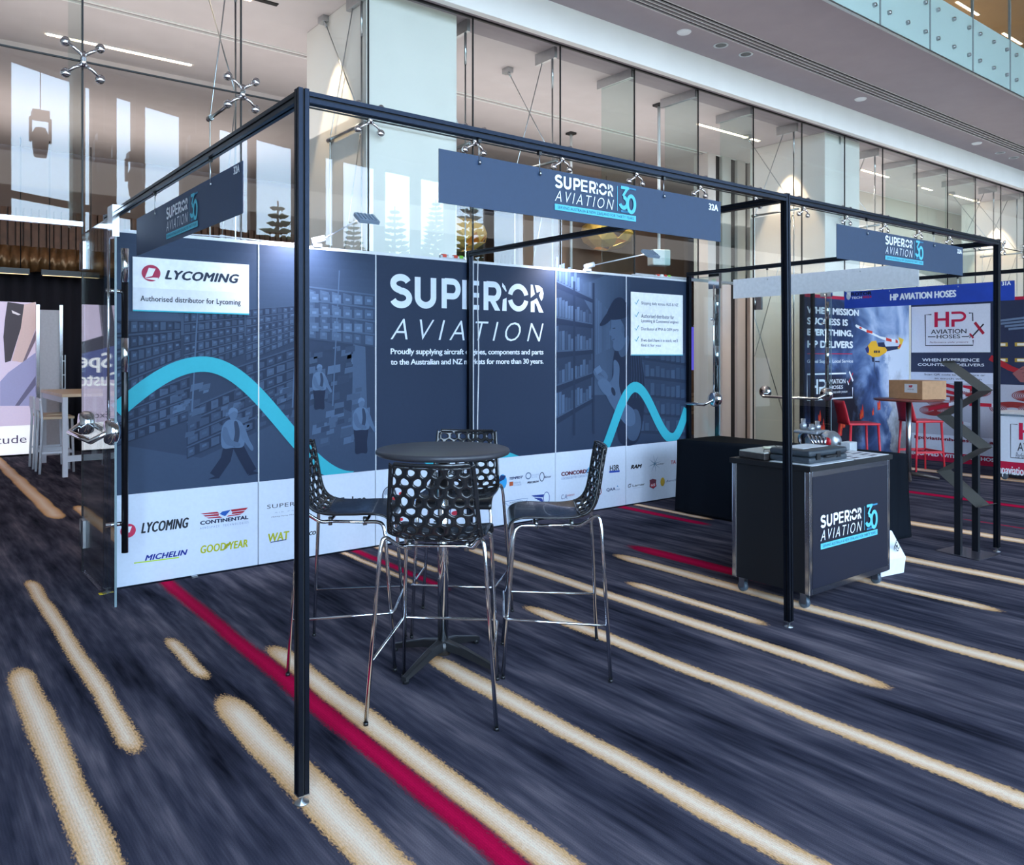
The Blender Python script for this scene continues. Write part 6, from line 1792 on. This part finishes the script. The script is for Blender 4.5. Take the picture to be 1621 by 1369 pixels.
def white_stool():
    t = thing('cafe_stool', '', 'bar stool')
    b = MB(); b.box((-.19, -.18, .74), (.19, .20, .775)); bevel(b.build('seat', mat('pale_timber', (226, 196, 160)), t, world=False), .006)
    b = MB(); b.box((-.17, -.225, .86), (.17, -.20, 1.03)); bevel(b.build('backrest', WMET, t, world=False), .008)
    for sx in (-1, 1):
        b = MB(); b.tube([(sx * .17, .17, .74), (sx * .18, .19, 0)], .017, 8); b.build('leg', WMET, t, world=False)
        b = MB(); b.tube([(sx * .165, -.21, 1.0), (sx * .17, -.19, .74), (sx * .18, -.22, 0)], .017, 8); b.build('leg', WMET, t, world=False)
        b = MB(); b.box((sx * .175 - .01, -.20, .27), (sx * .175 + .01, .18, .30)); b.build('stretcher', WMET, t, world=False)
    b = MB(); b.box((-.175, .17, .27), (.175, .19, .30)); b.build('stretcher', WMET, t, world=False)
    return t
ws = white_stool()
for i, (x, y, a_, lab) in enumerate([(1.84, 12.66, -90, 'nearer of the two white stools on the left side of the high table'), (1.84, 13.28, -90, 'farther of the two white stools on the left side of the high table'), (2.70, 12.9, 90, 'white stool on the right side of the high table, seen through the door glass')]):
    if i == 0: ws.location = (x, y, 0); ws.rotation_euler = (0, 0, math.radians(a_)); ws['label'] = lab; ws['group'] = 'white stools'
    else: copy_thing(ws, (x, y, 0), math.radians(a_), lab, 'white stools')
t = thing('reception_bench', 'white counter with a navy front behind the door glass', 'counter', (3.1, 11.0, 0))
b = MB(); b.box((2.95, 11.2, .0), (4.6, 11.8, .98)); b.build('counter_body', mat('bench_navy', (38, 58, 112), .5), t)
b = MB(); b.box((2.9, 11.15, .98), (4.65, 11.85, 1.03)); b.build('counter_top', WHITE, t)
b = MB(); b.box((2.94, 11.19, .02), (4.61, 11.2, .12)); b.build('kick_strip', WHITE, t)

# ================================================================== HALL BEHIND THE GLASS, RIGHT
PALE, DARK = mat('pier_pale', (216, 208, 206), .8, 0, .02, 3), mat('pier_dark', (40, 36, 40), .3, 0, .1)
YS = 8.65
for i, (xa, xb, m_) in enumerate([(1120.7, 1133, PALE), (1133, 1143, DARK), (1143.5, 1157, PALE), (1157, 1167.5, DARK), (1167.5, 1180, PALE), (1180, 1187, DARK), (1187, 1201, PALE)]):
    b = MB(); b.box((aY(xa, 500, YS)[0], YS if m_ is PALE else YS + .06, 0), (aY(xb, 500, YS)[0], YS + .3, 5.06)); o = b.build('trim_%d' % (60 + i), m_); o['kind'] = 'structure'
b = MB(); b.box((aY(1201, 500, YS)[0], YS + .05, 0), (XR, YS + .2, 5.06)); o = b.build('wall_hall', mat('wall_beige', (214, 206, 196), .8, 0, .03, 3)); o['kind'] = 'structure'
b = MB(); b.box((9.2, 11.6, 0), (14, 11.75, 5.0)); o = b.build('wall_timber', mat('wall_brown', (134, 108, 92), .7, 0, .08, 2)); o['kind'] = 'structure'
def px_box(name, x0, y0, x1, y1, Y, d, m_, lab, cat):
    a, c = aY(x0, y0, Y), aY(x1, y1, Y)
    b = MB(); b.box((a[0], Y, max(c[1], 0.002)), (c[0], Y + d, a[1])); o = b.build(name, m_); return tag(o, lab, cat)
px_box('lit_panel', 1080, 517, 1113, 760, 11.2, .05, emit('violet_glow', (104, 92, 228), .9), 'glowing violet panel seen past the right end of the display wall', 'panel')
px_box('timber_board', 1113.5, 516, 1126, 760, 11.2, .05, mat('board_peach', (226, 196, 176), .6), 'pale timber board right of the violet panel', 'board')
px_box('plinth', 1084, 586, 1105, 760, 10.6, .3, mat('plinth_oak', (150, 116, 86), .55, 0, .12, 6), 'oak plinth standing before the violet panel', 'plinth')
px_box('white_plinth', 1106, 595, 1121, 760, 10.9, .2, WHITE, 'white plinth right of the oak plinth', 'plinth')
t = thing('clip_lamp', 'small white clip lamp over the violet panel', 'lamp', (10.5, 11.15, 2.0))
p = aY(1098, 516, 11.2); q = aY(1116, 507, 11.2)
b = MB(); b.tube([(p[0], 11.21, p[1] + .004), (q[0], 10.95, q[1])], .009, 8); b.build('arm', WHITE, t)
b = MB(); b.box((q[0] - .09, 10.88, q[1] - .06), (q[0] + .09, 11.0, q[1] - .03)); b.build('lamp_head', WHITE, t)
t = thing('timber_bench', 'low slatted timber bench beyond the right end of the wall', 'bench', (9.5, 9.9, 0))
bx0, bx1 = aY(1080, 680, 9.9)[0], aY(1124, 680, 9.9)[0]
for k in range(5):
    b = MB(); b.box((bx0, 9.9 - .0 + .02 * (k % 2), .50 + .085 * k), (bx1, 9.94, .56 + .085 * k)); b.build('slat', mat('slat_oak', (214, 178, 136), .5, 0, .12, 6), t)
for x in (bx0, bx1 - .05):
    b = MB(); b.box((x, 9.94, 0), (x + .05, 10.0, .9)); b.build('leg', mat('slat_dark', (60, 70, 72), .5), t)

# ceiling poles with white boxes
for (px_, py_, zb_, lab) in ((1043, 165, 2.83, 'white box hanging on a ceiling pole over the right door bay'), (904, 210, 2.6, 'white box on a ceiling pole deeper behind the navy name board')):
    x, y = fl(px_, py_, 5.06)
    t = thing('hanging_box', lab, 'speaker', (x, y, zb_), 'hanging boxes')
    b = MB(); b.box((x - .06, y - .06, 5.03), (x + .06, y + .06, 5.06)); b.build('ceiling_plate', BLACKPL, t)
    b = MB(); b.tube([(x, y, zb_ + .2), (x, y, 5.03)], .022, 10); b.build('pole', mat('pole_white', (222, 224, 226), .4), t)
    b = MB(); M = Matrix.Translation((x, y, zb_ + .12)) @ Matrix.Rotation(YAW - PI / 2 + .3, 4, 'Z'); b.obox(M, (.135, .09, .11)); bevel(b.build('cabinet', mat('speaker_white', (226, 232, 232), .5), t), .02, 3)

# golden faceted pendants
GOLD = mat('pendant_gold', (228, 186, 96), .4, .2, .08)
def pendant(x, y, z, r, lab, seed):
    t = thing('faceted_pendant', lab, 'pendant lamp', (x, y, z), 'faceted pendants')
    bm = bmesh.new(); bmesh.ops.create_icosphere(bm, subdivisions=2, radius=r)
    R = random.Random(seed)
    for v in bm.verts: v.co.z *= .62
    bmesh.ops.delete(bm, geom=[f_ for f_ in bm.faces if R.random() < .24], context='FACES_ONLY')
    me = bpy.data.meshes.new('shade'); bm.to_mesh(me); bm.free(); me.materials.append(GOLD)
    o = bpy.data.objects.new('shade', me); link(o, t); o.modifiers.new('thickness', 'SOLIDIFY').thickness = .012
    b = MB(); b.tube([(x, y, z + r * .5), (x, y, 5.06)], .006, 6); b.build('cord', BLACKPL, t)
    b = MB(); b.lathe([(0, -.07), (.05, -.05), (.07, 0), (.05, .05), (0, .07)], (x, y, z), 12); b.build('bulb', emit('bulb_warm', (255, 210, 140), 5), t)
pendant(10.88, 11.0, 3.95, .52, 'golden faceted pendant lamp under the right end of the front name board', 2)
pendant(7.5, 11.0, 3.62, .46, 'golden faceted pendant lamp right of the first column', 3)

# ================================================================== SEEN IN THE REFLECTION : stage lights and trees outside
HEADM = mat('stage_light_black', (34, 34, 40), .4, .2, .1)
def stage_light(x, y, z, lab):
    t = thing('moving_head_light', lab, 'stage light', (x, y, z), 'moving head lights')
    b = MB(); b.box((x - .13, y - .13, z + .42), (x + .13, y + .13, z + .56)); b.build('base', HEADM, t)
    b = MB(); b.box((x - .17, y - .05, z + .02), (x - .13, y + .05, z + .42)); b.box((x + .13, y - .05, z + .02), (x + .17, y + .05, z + .42)); b.box((x - .17, y - .05, z + .40), (x + .17, y + .05, z + .44)); b.build('yoke', HEADM, t)
    b = MB(); b.lathe([(0, -.30), (.10, -.29), (.125, -.1), (.125, .12), (.08, .22), (0, .24)], (x, y, z + .05), 16); b.build('head', HEADM, t)
    b = MB(); b.tube([(x, y, z + .56), (x, y, ATRIUM)], .008, 8); b.build('hanger', STEEL, t)
for i, px_ in enumerate((64, 165, 214, 310)):
    r_ = ray(px_, 0); yv = 16.2; k = yv / r_[1]
    x = r_[0] * k; z = 5.35 - .25 * (i % 3)
    stage_light(x, 2 * YG - yv, z, '%s hanging moving head light from the left, mirrored in the glass wall' % ORD[i])
LEAF = mat('pine_foliage', (74, 92, 62), .9, 0, .3, 3); BARK = mat('pine_bark', (92, 78, 64), .9, 0, .2, 6)
def pine(x, y, h, lab, seed):
    t = thing('norfolk_pine', lab, 'tree', (x, y, -.25), 'pines outside')
    R = random.Random(seed)
    b = MB(); b.tube([(x, y, -.25), (x, y, h * .5), (x, y, h)], [.22, .15, .04], 8); b.build('trunk', BARK, t)
    b = MB(); n = int(h * 2.1)
    for j in range(n):
        k = j / n; z = 1.2 + (h - 1.2) * k; L_ = (1 - k) ** .8 * h * .27 + .2
        for i in range(9):
            a_ = 2 * PI * i / 9 + j * .7 + R.uniform(-.2, .2); l = L_ * R.uniform(.75, 1.1)
            d = Vector((math.cos(a_), math.sin(a_), 0)); q_ = Vector((-d.y, d.x, 0)); o_ = Vector((x, y, z))
            tip = o_ + d * l + Vector((0, 0, .12 * l)); m1 = o_ + d * l * .55 + Vector((0, 0, -.02)); w_ = .16 * l + .06
            b.add([o_, m1 + q_ * w_, tip, m1 - q_ * w_, m1 + Vector((0, 0, .10 + .1 * l)), m1 - Vector((0, 0, .10))], [(0, 1, 4), (1, 2, 4), (2, 3, 4), (3, 0, 4), (1, 0, 5), (2, 1, 5), (3, 2, 5), (0, 3, 5)])
    b.build('foliage', LEAF, t)
for i, (px_, top, yv) in enumerate([(440, 318, 42), (625, 326, 50), (690, 316, 64), (745, 312, 40), (300, 352, 56), (560, 345, 62)]):
    r_ = ray(px_, top); k = yv / r_[1]
    pine(r_[0] * k, 2 * YG - yv, CAMH + r_[2] * k, '%s Norfolk pine outside, mirrored in the glass wall' % ORD[i], i)

a_ = fl(172, 938)
b = MB(); b.box((a_[0] - .05, a_[1] - .012, 0.0005), (a_[0] + .03, a_[1] + .012, 0.003)); b.box((a_[0] - .06, a_[1] - .03, 0.0005), (a_[0] - .03, a_[1] + .02, 0.0035))
tag(b.build('floor_tape', mat('tape_yellow', (232, 200, 40), .6)), 'scrap of yellow tape on the carpet under the open left door', 'tape')
